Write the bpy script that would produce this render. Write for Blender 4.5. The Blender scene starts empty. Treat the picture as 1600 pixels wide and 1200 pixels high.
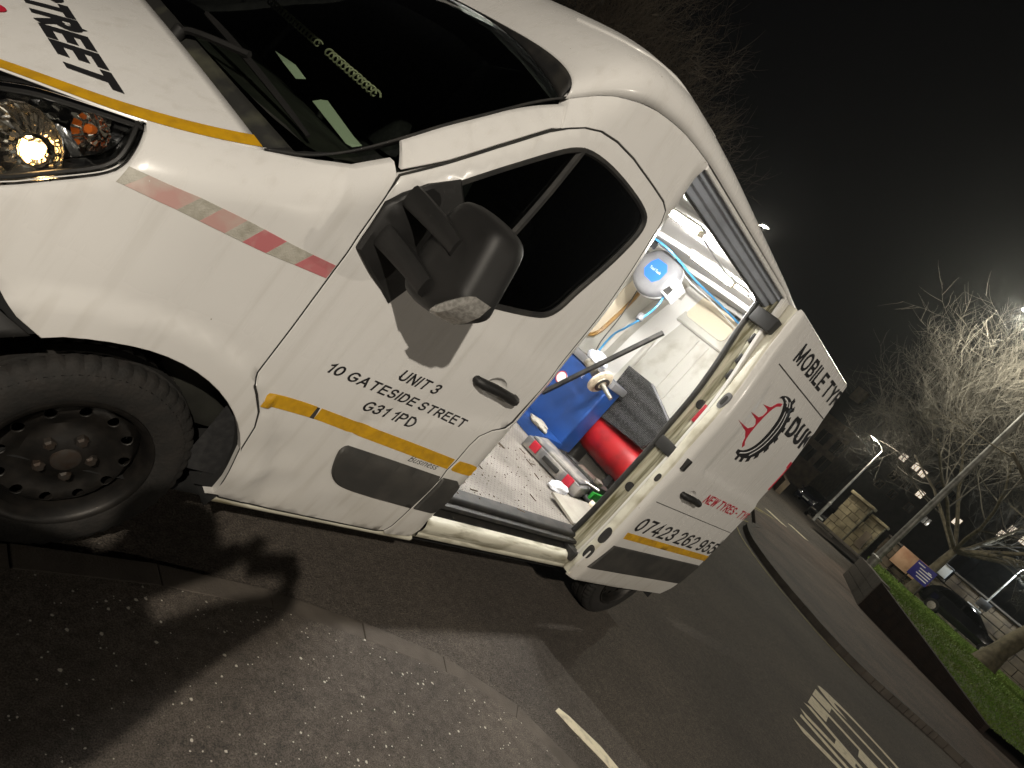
import bpy, bmesh, math, random
from mathutils import Vector, Matrix, Quaternion
from mathutils.geometry import delaunay_2d_cdt
random.seed(11)
sc = bpy.context.scene
# ---------------------------------------------------------------- camera (hand-held phone, rolled about 41 degrees)
CAM = Vector((-0.8702, -1.6497, 1.6340))
cd = bpy.data.cameras.new('camera'); cam = bpy.data.objects.new('camera', cd); sc.collection.objects.link(cam)
Rz = Matrix.Rotation(-0.9002, 3, 'Z'); Rx = Matrix.Rotation(1.4064, 3, 'X'); Rr = Matrix.Rotation(0.7134, 3, 'Z')
cam.matrix_world = Matrix.Translation(CAM) @ (Rz @ Rx @ Rr).to_4x4()
cd.sensor_fit = 'HORIZONTAL'; cd.sensor_width = 36.0; cd.lens = 36.0 * 1074.8 / 1600.0
cd.clip_start = 0.03; cd.clip_end = 900
sc.camera = cam
sc.render.resolution_x = 1024; sc.render.resolution_y = 768
# ---------------------------------------------------------------- world: black winter night, a trace of sky glow
w = bpy.data.worlds.new('World'); sc.world = w; w.use_nodes = True
wn = w.node_tree.nodes; wl = w.node_tree.links; wn.clear()
wo = wn.new('ShaderNodeOutputWorld'); wb = wn.new('ShaderNodeBackground'); wl.new(wb.outputs[0], wo.inputs[0])
wb.inputs[0].default_value = (.95, .95, 1.0, 1); wb.inputs[1].default_value = 0.002
# ---------------------------------------------------------------- view
sc.view_settings.view_transform = 'Standard'; sc.view_settings.look = 'None'
sc.view_settings.exposure = 0.0; sc.view_settings.gamma = 1.0; sc.view_settings.use_curve_mapping = False
sc.cycles.use_denoising = True
sc.cycles.max_bounces = 6; sc.cycles.transparent_max_bounces = 16
sc.cycles.sample_clamp_indirect = 4.0
# street lighting: positions and powers of the lit lamps (their lanterns are built further down)
NEAR_LAMP = Vector((-6.3, -6.9, 6.3)); NEAR_W = 3700
FAR_LAMP = Vector((26.8, 5.0, 11.1)); FAR_W = 3300
LAMP2_W = 500; LAMP3_W = 420
TUBE_E = 1300.0
HAZE = 0.0006
SIDE_FILL_W = 1000
# ---------------------------------------------------------------- materials
def nodes(m):
    m.use_nodes = True
    nt = m.node_tree; nt.nodes.clear()
    o = nt.nodes.new('ShaderNodeOutputMaterial'); b = nt.nodes.new('ShaderNodeBsdfPrincipled')
    nt.links.new(b.outputs[0], o.inputs[0])
    return nt, b, o
def mat(name, c, c2=None, scale=6.0, detail=6.0, lo=.4, hi=.65, rough=.5, rough2=None, metal=0.0, bump=0.0, bscale=60.0, coat=0.0, emit=None, estr=0.0, spec=.5):
    m = bpy.data.materials.new(name); nt, b, o = nodes(m)
    b.inputs['Base Color'].default_value = (*c, 1); b.inputs['Roughness'].default_value = rough
    b.inputs['Metallic'].default_value = metal; b.inputs['Coat Weight'].default_value = coat
    b.inputs['Specular IOR Level'].default_value = spec
    if emit:
        b.inputs['Emission Color'].default_value = (*emit, 1); b.inputs['Emission Strength'].default_value = estr
    if c2 or bump:
        tc = nt.nodes.new('ShaderNodeTexCoord')
    if c2:
        n = nt.nodes.new('ShaderNodeTexNoise'); n.inputs['Scale'].default_value = scale; n.inputs['Detail'].default_value = detail
        nt.links.new(tc.outputs['Object'], n.inputs['Vector'])
        r = nt.nodes.new('ShaderNodeMapRange'); r.inputs['From Min'].default_value = lo; r.inputs['From Max'].default_value = hi
        nt.links.new(n.outputs[0], r.inputs[0])
        mx = nt.nodes.new('ShaderNodeMix'); mx.data_type = 'RGBA'
        mx.inputs[6].default_value = (*c, 1); mx.inputs[7].default_value = (*c2, 1)
        nt.links.new(r.outputs[0], mx.inputs[0]); nt.links.new(mx.outputs[2], b.inputs['Base Color'])
        if rough2 is not None:
            rr = nt.nodes.new('ShaderNodeMapRange'); rr.inputs['To Min'].default_value = rough; rr.inputs['To Max'].default_value = rough2
            nt.links.new(r.outputs[0], rr.inputs[0]); nt.links.new(rr.outputs[0], b.inputs['Roughness'])
    if bump:
        n2 = nt.nodes.new('ShaderNodeTexNoise'); n2.inputs['Scale'].default_value = bscale; n2.inputs['Detail'].default_value = 4
        nt.links.new(tc.outputs['Object'], n2.inputs['Vector'])
        bp = nt.nodes.new('ShaderNodeBump'); bp.inputs['Strength'].default_value = bump; bp.inputs['Distance'].default_value = .01
        nt.links.new(n2.outputs[0], bp.inputs['Height']); nt.links.new(bp.outputs[0], b.inputs['Normal'])
    return m
def glassmat(name, tint, ior=1.45, rough=0.0, refl=1.0):
    m = bpy.data.materials.new(name); m.use_nodes = True; nt = m.node_tree; nt.nodes.clear()
    o = nt.nodes.new('ShaderNodeOutputMaterial'); mix = nt.nodes.new('ShaderNodeMixShader')
    tr = nt.nodes.new('ShaderNodeBsdfTransparent'); tr.inputs[0].default_value = (*tint, 1)
    gl = nt.nodes.new('ShaderNodeBsdfGlossy'); gl.inputs[0].default_value = (refl, refl, refl, 1); gl.inputs['Roughness'].default_value = rough
    fr = nt.nodes.new('ShaderNodeFresnel'); fr.inputs[0].default_value = ior
    nt.links.new(fr.outputs[0], mix.inputs[0]); nt.links.new(tr.outputs[0], mix.inputs[1]); nt.links.new(gl.outputs[0], mix.inputs[2])
    nt.links.new(mix.outputs[0], o.inputs[0])
    return m
M = {}
def paint():
    """old white van paint: road film thickens towards the sill, plus thin vertical streaks and chips"""
    m = bpy.data.materials.new('van white paint'); nt, b, o = nodes(m); L = nt.links.new
    tc = nt.nodes.new('ShaderNodeTexCoord'); sx = nt.nodes.new('ShaderNodeSeparateXYZ'); L(tc.outputs['Object'], sx.inputs[0])
    zr = nt.nodes.new('ShaderNodeMapRange'); zr.inputs['From Min'].default_value = 1.0; zr.inputs['From Max'].default_value = .30; L(sx.outputs[2], zr.inputs[0])
    n = nt.nodes.new('ShaderNodeTexNoise'); n.inputs['Scale'].default_value = 3.2; n.inputs['Detail'].default_value = 7; L(tc.outputs['Object'], n.inputs['Vector'])
    mp = nt.nodes.new('ShaderNodeMapping'); mp.inputs['Scale'].default_value = (26, 26, 1.6); L(tc.outputs['Object'], mp.inputs[0])
    ns = nt.nodes.new('ShaderNodeTexNoise'); ns.inputs['Scale'].default_value = 1.0; ns.inputs['Detail'].default_value = 3; L(mp.outputs[0], ns.inputs['Vector'])
    mu = nt.nodes.new('ShaderNodeMath'); mu.operation = 'MULTIPLY'; L(zr.outputs[0], mu.inputs[0]); L(n.outputs[0], mu.inputs[1])
    st = nt.nodes.new('ShaderNodeMapRange'); st.inputs['From Min'].default_value = .52; st.inputs['From Max'].default_value = .8; st.inputs['To Max'].default_value = .24; L(ns.outputs[0], st.inputs[0])
    ad = nt.nodes.new('ShaderNodeMath'); ad.operation = 'ADD'; L(mu.outputs[0], ad.inputs[0]); L(st.outputs[0], ad.inputs[1]); ad.use_clamp = True
    mx = nt.nodes.new('ShaderNodeMix'); mx.data_type = 'RGBA'; mx.inputs[6].default_value = (.76, .75, .73, 1); mx.inputs[7].default_value = (.40, .37, .31, 1)
    L(ad.outputs[0], mx.inputs[0])
    # stone chips and specks
    v = nt.nodes.new('ShaderNodeTexVoronoi'); v.inputs['Scale'].default_value = 17; L(tc.outputs['Object'], v.inputs['Vector'])
    vm = nt.nodes.new('ShaderNodeMapRange'); vm.inputs['From Min'].default_value = .05; vm.inputs['From Max'].default_value = .035; L(v.outputs[0], vm.inputs[0])
    sep = nt.nodes.new('ShaderNodeSeparateColor'); L(v.outputs['Color'], sep.inputs[0])
    gt = nt.nodes.new('ShaderNodeMath'); gt.operation = 'GREATER_THAN'; gt.inputs[1].default_value = .86; L(sep.outputs[0], gt.inputs[0])
    m2 = nt.nodes.new('ShaderNodeMath'); m2.operation = 'MULTIPLY'; L(vm.outputs[0], m2.inputs[0]); L(gt.outputs[0], m2.inputs[1])
    mx2 = nt.nodes.new('ShaderNodeMix'); mx2.data_type = 'RGBA'; L(m2.outputs[0], mx2.inputs[0]); L(mx.outputs[2], mx2.inputs[6]); mx2.inputs[7].default_value = (.22, .17, .12, 1)
    L(mx2.outputs[2], b.inputs['Base Color'])
    rr = nt.nodes.new('ShaderNodeMapRange'); rr.inputs['To Min'].default_value = .26; rr.inputs['To Max'].default_value = .62; L(ad.outputs[0], rr.inputs[0]); L(rr.outputs[0], b.inputs['Roughness'])
    nb = nt.nodes.new('ShaderNodeTexNoise'); nb.inputs['Scale'].default_value = 2.6; nb.inputs['Detail'].default_value = 2; L(tc.outputs['Object'], nb.inputs['Vector'])
    bp = nt.nodes.new('ShaderNodeBump'); bp.inputs['Strength'].default_value = .25; bp.inputs['Distance'].default_value = .02; L(nb.outputs[0], bp.inputs['Height']); L(bp.outputs[0], b.inputs['Normal'])
    b.inputs['Coat Weight'].default_value = .25; b.inputs['Coat Roughness'].default_value = .12
    return m
M['paint'] = paint()
def streaky(name, c, c2, sc3, lo, hi, rough):
    m = mat(name, c, c2, scale=1.0, detail=8, lo=lo, hi=hi, rough=rough); nt = m.node_tree
    n = [k for k in nt.nodes if k.type == 'TEX_NOISE'][0]; tc = [k for k in nt.nodes if k.type == 'TEX_COORD'][0]
    mp = nt.nodes.new('ShaderNodeMapping'); mp.inputs['Scale'].default_value = sc3; nt.links.new(tc.outputs['Object'], mp.inputs[0]); nt.links.new(mp.outputs[0], n.inputs['Vector'])
    n.inputs['Distortion'].default_value = .6; return m
M['grime'] = streaky('weathered jamb', (.50, .48, .38), (.13, .12, .06), (34, 34, 2.6), .40, .62, .6)
M['sillpaint'] = streaky('dirty sill paint', (.60, .58, .48), (.18, .16, .10), (5, 26, 26), .47, .74, .5)
M['cream'] = mat('cream painted edge', (.66, .64, .54), (.36, .33, .24), scale=7, lo=.5, hi=.75, rough=.45)
M['rubber'] = mat('black rubber', (.012, .012, .012), (.030, .028, .024), scale=14, rough=.65)
M['trim'] = mat('charcoal plastic moulding', (.035, .034, .032), (.055, .052, .047), scale=8, rough=.6, bump=.1, bscale=300)
M['plastic'] = mat('black plastic', (.010, .0098, .0095), (.015, .0145, .014), scale=6, rough=.55, bump=.06, bscale=400)
M['scuttle'] = mat('dusty scuttle plastic', (.02, .02, .018), (.075, .075, .05), scale=10, lo=.5, hi=.8, rough=.6)
M['yellow'] = mat('amber reflective tape', (.62, .34, .012), (.48, .26, .015), scale=25, rough=.4)
M['tapered'] = mat('faded red tape', (.52, .17, .18), (.55, .36, .33), scale=16, lo=.5, hi=.75, rough=.5)
M['tapepink'] = mat('bleached pink tape', (.55, .33, .30), (.56, .50, .44), scale=14, lo=.4, hi=.7, rough=.5)
M['tapewhite'] = mat('grey white tape', (.50, .48, .42), (.38, .36, .30), scale=35, lo=.45, hi=.7, rough=.5, bump=.3, bscale=220)
M['black_vinyl'] = mat('black vinyl lettering', (.016, .016, .018), rough=.45)
M['red_vinyl'] = mat('red vinyl lettering', (.50, .020, .045), rough=.45)
M['glass'] = glassmat('dark window glass', (.30, .33, .32))
M['screen'] = glassmat('windscreen glass', (.62, .68, .62))
M['lens'] = glassmat('headlamp lens', (.86, .87, .86), rough=.03)
M['chrome'] = mat('chrome reflector', (.85, .84, .80), rough=.08, metal=1)
M['lampblack'] = mat('headlamp housing', (.42, .42, .42), (.16, .16, .17), scale=30, lo=.42, hi=.58, rough=.16, metal=.95, bump=.35, bscale=24)
M['steelrim'] = mat('dark steel wheel', (.013, .012, .011), (.024, .021, .018), scale=20, rough=.5, metal=.5)
M['tyre'] = mat('tyre rubber', (.010, .0092, .008), (.019, .016, .0135), scale=18, lo=.4, hi=.7, rough=.8, bump=.3, bscale=90)
M['nut'] = mat('rusty wheel nut', (.055, .048, .042), (.05, .035, .026), scale=40, rough=.6, metal=.6)
M['under'] = mat('underbody', (.012, .012, .012), rough=.9)
M['inner'] = mat('load bay white paint', (.52, .51, .47), (.33, .305, .255), scale=4.5, lo=.5, hi=.75, rough=.5)
M['ceilwhite'] = mat('load bay ceiling paint', (.42, .41, .395), rough=.65, spec=.2)
M['innercream'] = mat('cream panel', (.70, .62, .48), rough=.5)
M['railgrey'] = mat('grey header rail', (.34, .37, .43), (.24, .26, .30), scale=5, rough=.45)
M['dash'] = mat('dashboard', (.016, .016, .013), (.03, .03, .024), scale=9, rough=.7)
M['seat'] = mat('seat cloth', (.016, .016, .017), (.03, .03, .03), scale=40, rough=.9)
M['paper'] = mat('pale green paper', (.50, .58, .44), rough=.8)
M['blue'] = mat('blue machine paint', (.013, .055, .22), (.015, .036, .13), scale=5, lo=.45, hi=.8, rough=.35)
M['redpaint'] = mat('red tank paint', (.30, .008, .011), (.14, .006, .008), scale=6, lo=.45, hi=.72, rough=.33)
M['black_metal'] = mat('black metal', (.02, .02, .02), (.045, .043, .04), scale=15, rough=.5, metal=.2)
M['steel'] = mat('worn steel', (.40, .38, .34), (.25, .22, .17), scale=30, rough=.4, metal=.8)
M['flange'] = mat('cream flange', (.60, .52, .40), (.25, .19, .12), scale=22, lo=.5, hi=.7, rough=.5)
M['grey'] = mat('grey plastic', (.12, .12, .127), (.17, .17, .178), scale=6, rough=.45)
M['lgrey'] = mat('light grey plastic', (.62, .62, .62), rough=.45)
M['label_blue'] = mat('blue label', (.02, .12, .60), rough=.35)
M['white'] = mat('white print', (.8, .8, .8), rough=.5)
M['hose'] = mat('blue air hose', (.05, .24, .48), rough=.4)
M['cable'] = mat('black cable', (.015, .015, .015), rough=.5)
M['brown'] = mat('brown edge trim', (.30, .17, .04), (.20, .11, .03), scale=15, rough=.5)
M['toolgrey'] = mat('dusty grey tool case', (.11, .11, .115), (.30, .28, .25), scale=10, lo=.45, hi=.7, rough=.55)
M['latch'] = mat('red latch', (.40, .012, .03), rough=.4)
M['bag'] = mat('crumpled white bag', (.72, .74, .80), (.18, .22, .42), scale=17, lo=.58, hi=.7, rough=.45)
M['board'] = mat('grey board', (.34, .32, .28), (.26, .24, .21), scale=6, rough=.7)
M['green'] = mat('green plastic', (.02, .26, .03), rough=.35)
M['cardboard'] = mat('yellow brown cardboard', (.38, .28, .10), (.20, .17, .12), scale=9, rough=.8)
M['zinc'] = mat('galvanised lamp post', (.42, .41, .38), (.20, .195, .18), scale=5, lo=.4, hi=.7, rough=.5, metal=.3)
M['tube'] = mat('lit tube', (1, 1, 1), emit=(1.0, .97, .92), estr=TUBE_E)
M['lantern'] = mat('lit lantern', (1, 1, 1), emit=(.92, 1.0, .86), estr=120)
M['bulb'] = mat('lit headlamp bulb', (1, .9, .7), emit=(1.0, .60, .24), estr=40)
M['amber'] = mat('amber bulb', (.5, .11, .015), rough=.1, emit=(1, .25, .03), estr=.05)
M['bark'] = mat('bark', (.15, .125, .08), (.08, .065, .04), scale=6, rough=.9, bump=.5, bscale=14)
M['twig'] = mat('pale twigs', (.15, .135, .11), (.10, .088, .07), scale=2, rough=.9)
M['darktwig'] = mat('dark twigs', (.09, .07, .05), rough=.9)
M['stone'] = mat('sandstone', (.30, .25, .15), (.15, .12, .07), scale=2.4, lo=.35, hi=.7, rough=.9, bump=.4, bscale=12)
M['stonedark'] = mat('dark rubble stone', (.17, .13, .085), (.08, .06, .045), scale=2.0, lo=.35, hi=.7, rough=.9, bump=.5, bscale=9)
M['timber'] = mat('dark stained timber', (.030, .016, .010), (.018, .010, .007), scale=4, rough=.85)
M['concrete'] = mat('kerb concrete', (.105, .088, .072), (.072, .060, .049), scale=9, lo=.35, hi=.7, rough=.9, bump=.4, bscale=120)
M['whiteline'] = mat('road marking white', (.78, .71, .53), (.50, .45, .33), scale=20, lo=.5, hi=.72, rough=.8, bump=.3, bscale=200)
M['yellowline'] = mat('yellow road line', (.36, .30, .10), (.16, .14, .08), scale=4, lo=.45, hi=.7, rough=.8)
M['peach'] = mat('peach notice', (.66, .40, .24), (.55, .28, .16), scale=2.5, lo=.5, hi=.7, rough=.7)
M['signblue'] = mat('blue sign', (.022, .018, .22), rough=.5)
M['carblack'] = mat('black car paint', (.008, .008, .009), rough=.12, coat=.6)
M['carblue'] = mat('dark blue car paint', (.008, .010, .03), rough=.15, coat=.6)
M['numberplate'] = mat('number plate', (.6, .6, .55), rough=.4)
M['tail'] = mat('tail lamp', (.25, .01, .01), rough=.2)
M['render'] = mat('dark render', (.055, .05, .045), (.035, .032, .03), scale=1.5, rough=.9)
M['slate'] = mat('slate roof', (.03, .03, .033), rough=.8)
M['litwin'] = mat('lit window', (.8, .7, .5), emit=(1.0, .84, .66), estr=1.0)
M['skin'] = mat('skin', (.42, .25, .17), rough=.5)
M['jacket'] = mat('dark jacket', (.03, .03, .035), (.02, .02, .022), scale=20, rough=.85)
M['hair'] = mat('dark hair', (.02, .015, .01), rough=.6)
# ---------------------------------------------------------------- van body surface (side skin y = Y(x, z), near side)
def hermite(tab, t):
    if t <= tab[0][0]: return tab[0][1]
    if t >= tab[-1][0]: return tab[-1][1]
    for i in range(len(tab) - 1):
        if t <= tab[i + 1][0]: break
    def sl(k):
        if k <= 0: return (tab[1][1] - tab[0][1]) / (tab[1][0] - tab[0][0])
        if k >= len(tab) - 1: return (tab[-1][1] - tab[-2][1]) / (tab[-1][0] - tab[-2][0])
        a = (tab[k][1] - tab[k - 1][1]) / (tab[k][0] - tab[k - 1][0])
        b = (tab[k + 1][1] - tab[k][1]) / (tab[k + 1][0] - tab[k][0])
        if a * b <= 0: return 0.0
        return 2 * a * b / (a + b)
    h = tab[i + 1][0] - tab[i][0]; u = (t - tab[i][0]) / h
    m0, m1 = sl(i) * h, sl(i + 1) * h
    return ((2*u**3 - 3*u*u + 1) * tab[i][1] + (u**3 - 2*u*u + u) * m0 + (-2*u**3 + 3*u*u) * tab[i + 1][1] + (u**3 - u*u) * m1)
PROF = [(.20, .09), (.30, .045), (.40, .022), (.52, .008), (.75, .0), (1.05, .004), (1.28, .007), (1.36, .016), (1.6, .028), (1.8, .053),
        (1.95, .082), (2.06, .104), (2.2, .126), (2.35, .150), (2.42, .172), (2.46, .20)]
# upper front boundary of the side skin: bonnet shut line, screen edge, roof start
UX = [(-.85, .96), (-.7, 1.09), (-.55, 1.175), (-.3, 1.275), (-.04, 1.39), (.07, 1.45), (.37, 1.775), (.66, 2.07), (.80, 2.20), (1.0, 2.29), (1.25, 2.34), (1.5, 2.355), (2.6, 2.355), (2.95, 2.328), (5.0, 2.325)]
def utop(x): return hermite(UX, x)
def smooth01(t):
    t = max(0.0, min(1.0, t)); return t * t * (3 - 2 * t)
def Y(x, z):
    y = hermite(PROF, z)
    if x > 4.28: y += 1.25 * (x - 4.28) ** 2
    if x < -.08: y += .78 * (-.08 - x) ** 2
    ut = utop(x)
    dz = 1e-3
    sl = (utop(x + .01) - utop(x - .01)) / .02
    d = (ut - z) / math.sqrt(1 + sl * sl)           # distance below the boundary
    r = .11
    w = 1 - smooth01((x - .55) / .35)               # round only in front (bonnet, screen pillar)
    if d < r and w > 0:
        q = (r - d) / r
        y += w * .085 * q * q
    # wheel arch flare
    rr = math.hypot(x, z - .34)
    if z > .3:
        y -= .015 * (1 - smooth01((rr - .548) / .018)) * smooth01((z - .3) / .2)
    return y
# ---------------------------------------------------------------- building helpers
COL = sc.collection
def link(name, mesh, parent=None):
    o = bpy.data.objects.new(name, mesh); COL.objects.link(o)
    if parent is not None:
        o.parent = parent
        if parent.type == 'EMPTY': o.matrix_parent_inverse = Matrix.Translation(parent.location).inverted()
    return o
def tag(o, label=None, cat=None, group=None, kind=None):
    if label: o['label'] = label
    if cat: o['category'] = cat
    if group: o['group'] = group
    if kind: o['kind'] = kind
    return o
def thing(name, loc, label, cat, group=None):
    o = bpy.data.objects.new(name, None); COL.objects.link(o); o.location = Vector(loc); o.empty_display_size = .2
    return tag(o, label, cat, group)
class MB:
    """collects shapes, then builds ONE mesh object"""
    def __init__(s): s.v = []; s.f = []; s.X = Matrix.Identity(4)
    def add(s, vs, fs):
        n = len(s.v); s.v += [tuple(s.X @ Vector(p)) for p in vs]; s.f += [tuple(i + n for i in f) for f in fs]; return s
    def box(s, a, b, bev=0.0):
        x0, y0, z0 = a; x1, y1, z1 = b
        if bev <= 0:
            return s.add([(x0,y0,z0),(x1,y0,z0),(x1,y1,z0),(x0,y1,z0),(x0,y0,z1),(x1,y0,z1),(x1,y1,z1),(x0,y1,z1)],
                         [(0,3,2,1),(4,5,6,7),(0,1,5,4),(1,2,6,5),(2,3,7,6),(3,0,4,7)])
        bm = bmesh.new(); bmesh.ops.create_cube(bm, size=1)
        for v in bm.verts: v.co = Vector((x0 + (v.co.x + .5) * (x1 - x0), y0 + (v.co.y + .5) * (y1 - y0), z0 + (v.co.z + .5) * (z1 - z0)))
        bmesh.ops.bevel(bm, geom=bm.edges[:], offset=bev, segments=2, affect='EDGES', profile=.6)
        bm.verts.index_update(); s.add([v.co[:] for v in bm.verts], [[v.index for v in f.verts] for f in bm.faces]); bm.free(); return s
    def tube(s, pts, r, n=8, closed=False, cap=True):
        pts = [Vector(p) for p in pts]; R = r if isinstance(r, (list, tuple)) else [r] * len(pts)
        vs = []; prev = None
        for i, p in enumerate(pts):
            if closed: t = pts[(i + 1) % len(pts)] - pts[i - 1]
            else: t = pts[min(i + 1, len(pts) - 1)] - pts[max(i - 1, 0)]
            if t.length < 1e-9: t = Vector((0, 0, 1))
            t.normalize()
            if prev is None:
                a = Vector((0, 0, 1)) if abs(t.z) < .9 else Vector((1, 0, 0)); u = t.cross(a).normalized()
            else:
                u = prev - t * prev.dot(t)
                u = u.normalized() if u.length > 1e-6 else t.orthogonal().normalized()
            prev = u; wv = t.cross(u)
            for k in range(n):
                an = 2 * math.pi * (k + .5) / n; vs.append(p + (u * math.cos(an) + wv * math.sin(an)) * R[i])
        fs = []; m = len(pts)
        for i in range(m if closed else m - 1):
            for k in range(n):
                a = i * n + k; b = i * n + (k + 1) % n; c = ((i + 1) % m) * n + (k + 1) % n; d = ((i + 1) % m) * n + k
                fs.append((a, b, c, d))
        if cap and not closed: fs += [tuple(range(n - 1, -1, -1)), tuple(range((m - 1) * n, m * n))]
        return s.add(vs, fs)
    def lathe(s, prof, origin, axis, n=32, mod=None, cap=False):
        """prof: list of (radius, distance along axis)"""
        ax = Vector(axis).normalized(); u = ax.orthogonal().normalized(); wv = ax.cross(u); o = Vector(origin)
        vs = []; fs = []
        for j, (r, d) in enumerate(prof):
            for k in range(n):
                an = 2 * math.pi * k / n; rr = r + (mod(j, k) if mod else 0)
                vs.append(o + ax * d + (u * math.cos(an) + wv * math.sin(an)) * rr)
        for j in range(len(prof) - 1):
            for k in range(n):
                fs.append((j * n + k, j * n + (k + 1) % n, (j + 1) * n + (k + 1) % n, (j + 1) * n + k))
        if cap: fs += [tuple(range(n - 1, -1, -1)), tuple(range((len(prof) - 1) * n, len(prof) * n))]
        return s.add(vs, fs)
    def grid(s, fn, nu, nv):
        vs = [fn(i / nu, j / nv) for i in range(nu + 1) for j in range(nv + 1)]
        fs = [(i * (nv + 1) + j, (i + 1) * (nv + 1) + j, (i + 1) * (nv + 1) + j + 1, i * (nv + 1) + j + 1) for i in range(nu) for j in range(nv)]
        return s.add(vs, fs)
    def build(s, name, m, parent=None, smooth=40, solid=0.0, bev=0.0, sub=0):
        me = bpy.data.meshes.new(name); me.from_pydata(s.v, [], s.f); me.validate()
        bm = bmesh.new(); bm.from_mesh(me)
        bmesh.ops.remove_doubles(bm, verts=bm.verts, dist=1e-6)
        bmesh.ops.recalc_face_normals(bm, faces=bm.faces); bm.to_mesh(me); bm.free()
        me.materials.append(M[m] if isinstance(m, str) else m)
        if smooth:
            me.polygons.foreach_set('use_smooth', [True] * len(me.polygons)); me.set_sharp_from_angle(angle=math.radians(smooth))
        o = link(name, me, parent)
        if solid: md = o.modifiers.new('Solidify', 'SOLIDIFY'); md.thickness = solid; md.offset = 0
        if bev: md = o.modifiers.new('Bevel', 'BEVEL'); md.width = bev; md.segments = 2; md.limit_method = 'ANGLE'
        if sub: md = o.modifiers.new('Sub', 'SUBSURF'); md.levels = sub; md.render_levels = sub
        return o
def inpoly(p, poly):
    x, y = p; c = False; j = len(poly) - 1
    for i in range(len(poly)):
        xi, yi = poly[i]; xj, yj = poly[j]
        if (yi > y) != (yj > y) and x < (xj - xi) * (y - yi) / (yj - yi) + xi: c = not c
        j = i
    return c
def area2(poly): return sum(poly[i - 1][0] * poly[i][1] - poly[i][0] * poly[i - 1][1] for i in range(len(poly)))
def densify(poly, step, closed=True):
    out = []; n = len(poly)
    for i in range(n if closed else n - 1):
        a, b = poly[i], poly[(i + 1) % n]; d = math.hypot(b[0] - a[0], b[1] - a[1]); k = max(1, int(math.ceil(d / step)))
        for q in range(k): out.append((a[0] + (b[0] - a[0]) * q / k, a[1] + (b[1] - a[1]) * q / k))
    if not closed: out.append(poly[-1])
    return out
def spline(pts, k=4, closed=False):
    out = []; n = len(pts)
    for i in range(n if closed else n - 1):
        p1, p2 = pts[i], pts[(i + 1) % n]
        p0 = pts[i - 1] if (i > 0 or closed) else p1; p3 = pts[(i + 2) % n] if (i + 2 < n or closed) else p2
        for q in range(k):
            t = q / k
            out.append(tuple(.5 * ((2 * b) + (-a + c) * t + (2 * a - 5 * b + 4 * c - d) * t * t + (-a + 3 * b - 3 * c + d) * t ** 3) for a, b, c, d in zip(p0, p1, p2, p3)))
    if not closed: out.append(tuple(pts[-1]))
    return out
def offset_poly(poly, d):
    """inset (d > 0) of a counter-clockwise polygon"""
    n = len(poly); out = []
    for i in range(n):
        a, b, c = poly[i - 1], poly[i], poly[(i + 1) % n]
        e1 = Vector((b[0] - a[0], b[1] - a[1])); e2 = Vector((c[0] - b[0], c[1] - b[1]))
        if e1.length < 1e-9 or e2.length < 1e-9: out.append(b); continue
        n1 = Vector((-e1.y, e1.x)).normalized(); n2 = Vector((-e2.y, e2.x)).normalized()
        m = n1 + n2
        if m.length < .2: m = n1
        m = m.normalized(); k = d / max(.45, m.dot(n1))
        out.append((b[0] + m.x * k, b[1] + m.y * k))
    return out
def skin(mb, outline, surf, holes=(), res=.045, step=.03, edge=.003, thick=.02, inward=Vector((0, 1, 0))):
    """closed sheet cut to `outline` in (x, z), laid on y = surf(x, z), with rolled edges and a return flange"""
    loops = []
    for k, poly in enumerate([outline] + list(holes)):
        poly = densify(list(poly), step)
        if area2(poly) < 0: poly.reverse()
        ins = offset_poly(poly, edge if k == 0 else -edge)
        loops.append((poly, ins))
    vs = []; es = []
    for poly, ins in loops:
        s0 = len(vs); n = len(ins); vs += [Vector(p) for p in ins]; es += [(s0 + i, s0 + (i + 1) % n) for i in range(n)]
    out = loops[0][1]; hl = [l[1] for l in loops[1:]]
    xs = [p[0] for p in out]; zs = [p[1] for p in out]
    x = min(xs) + res / 2; row = 0
    seg = []
    for l in [out] + hl: seg += l
    cell = {}
    for p in seg: cell.setdefault((int(p[0] // res), int(p[1] // res)), []).append(p)
    while x < max(xs):
        z = min(zs) + (res / 2 if row % 2 else res)
        while z < max(zs):
            if inpoly((x, z), out) and not any(inpoly((x, z), h) for h in hl):
                ci, cj = int(x // res), int(z // res); ok = True
                for a in (-1, 0, 1):
                    for b in (-1, 0, 1):
                        for p in cell.get((ci + a, cj + b), ()):
                            if (p[0] - x) ** 2 + (p[1] - z) ** 2 < (res * .45) ** 2: ok = False
                if ok: vs.append(Vector((x, z)))
            z += res
        x += res; row += 1
    cv, ce, cf, *_ = delaunay_2d_cdt(vs, es, [], 0, 1e-6)
    fs = []
    for f in cf:
        c = (sum(cv[i].x for i in f) / len(f), sum(cv[i].y for i in f) / len(f))
        if inpoly(c, out) and not any(inpoly(c, h) for h in hl): fs.append(tuple(f))
    base = [(v.x, surf(v.x, v.y), v.y) for v in cv]
    mb.add(base, fs)
    for poly, ins in loops:
        n = len(poly); ring = []
        for p in ins: ring.append((p[0], surf(*p), p[1]))
        for p in poly: ring.append((p[0], surf(*p) + edge, p[1]))
        for p in poly: ring.append((p[0], surf(*p) + thick, p[1]))
        q = []
        for i in range(n):
            j = (i + 1) % n
            q += [(i, j, n + j, n + i), (n + i, n + j, 2 * n + j, 2 * n + i)]
        mb.add(ring, q)
    return mb
def decal(mb, outline, surf, off=.0015, res=.05, step=.03):
    """thin vinyl: a sheet on the skin with a real 0.6 mm edge"""
    f = lambda x, z: surf(x, z) - off
    return skin(mb, outline, f, res=res, step=step, edge=.0004, thick=off * .9)
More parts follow.
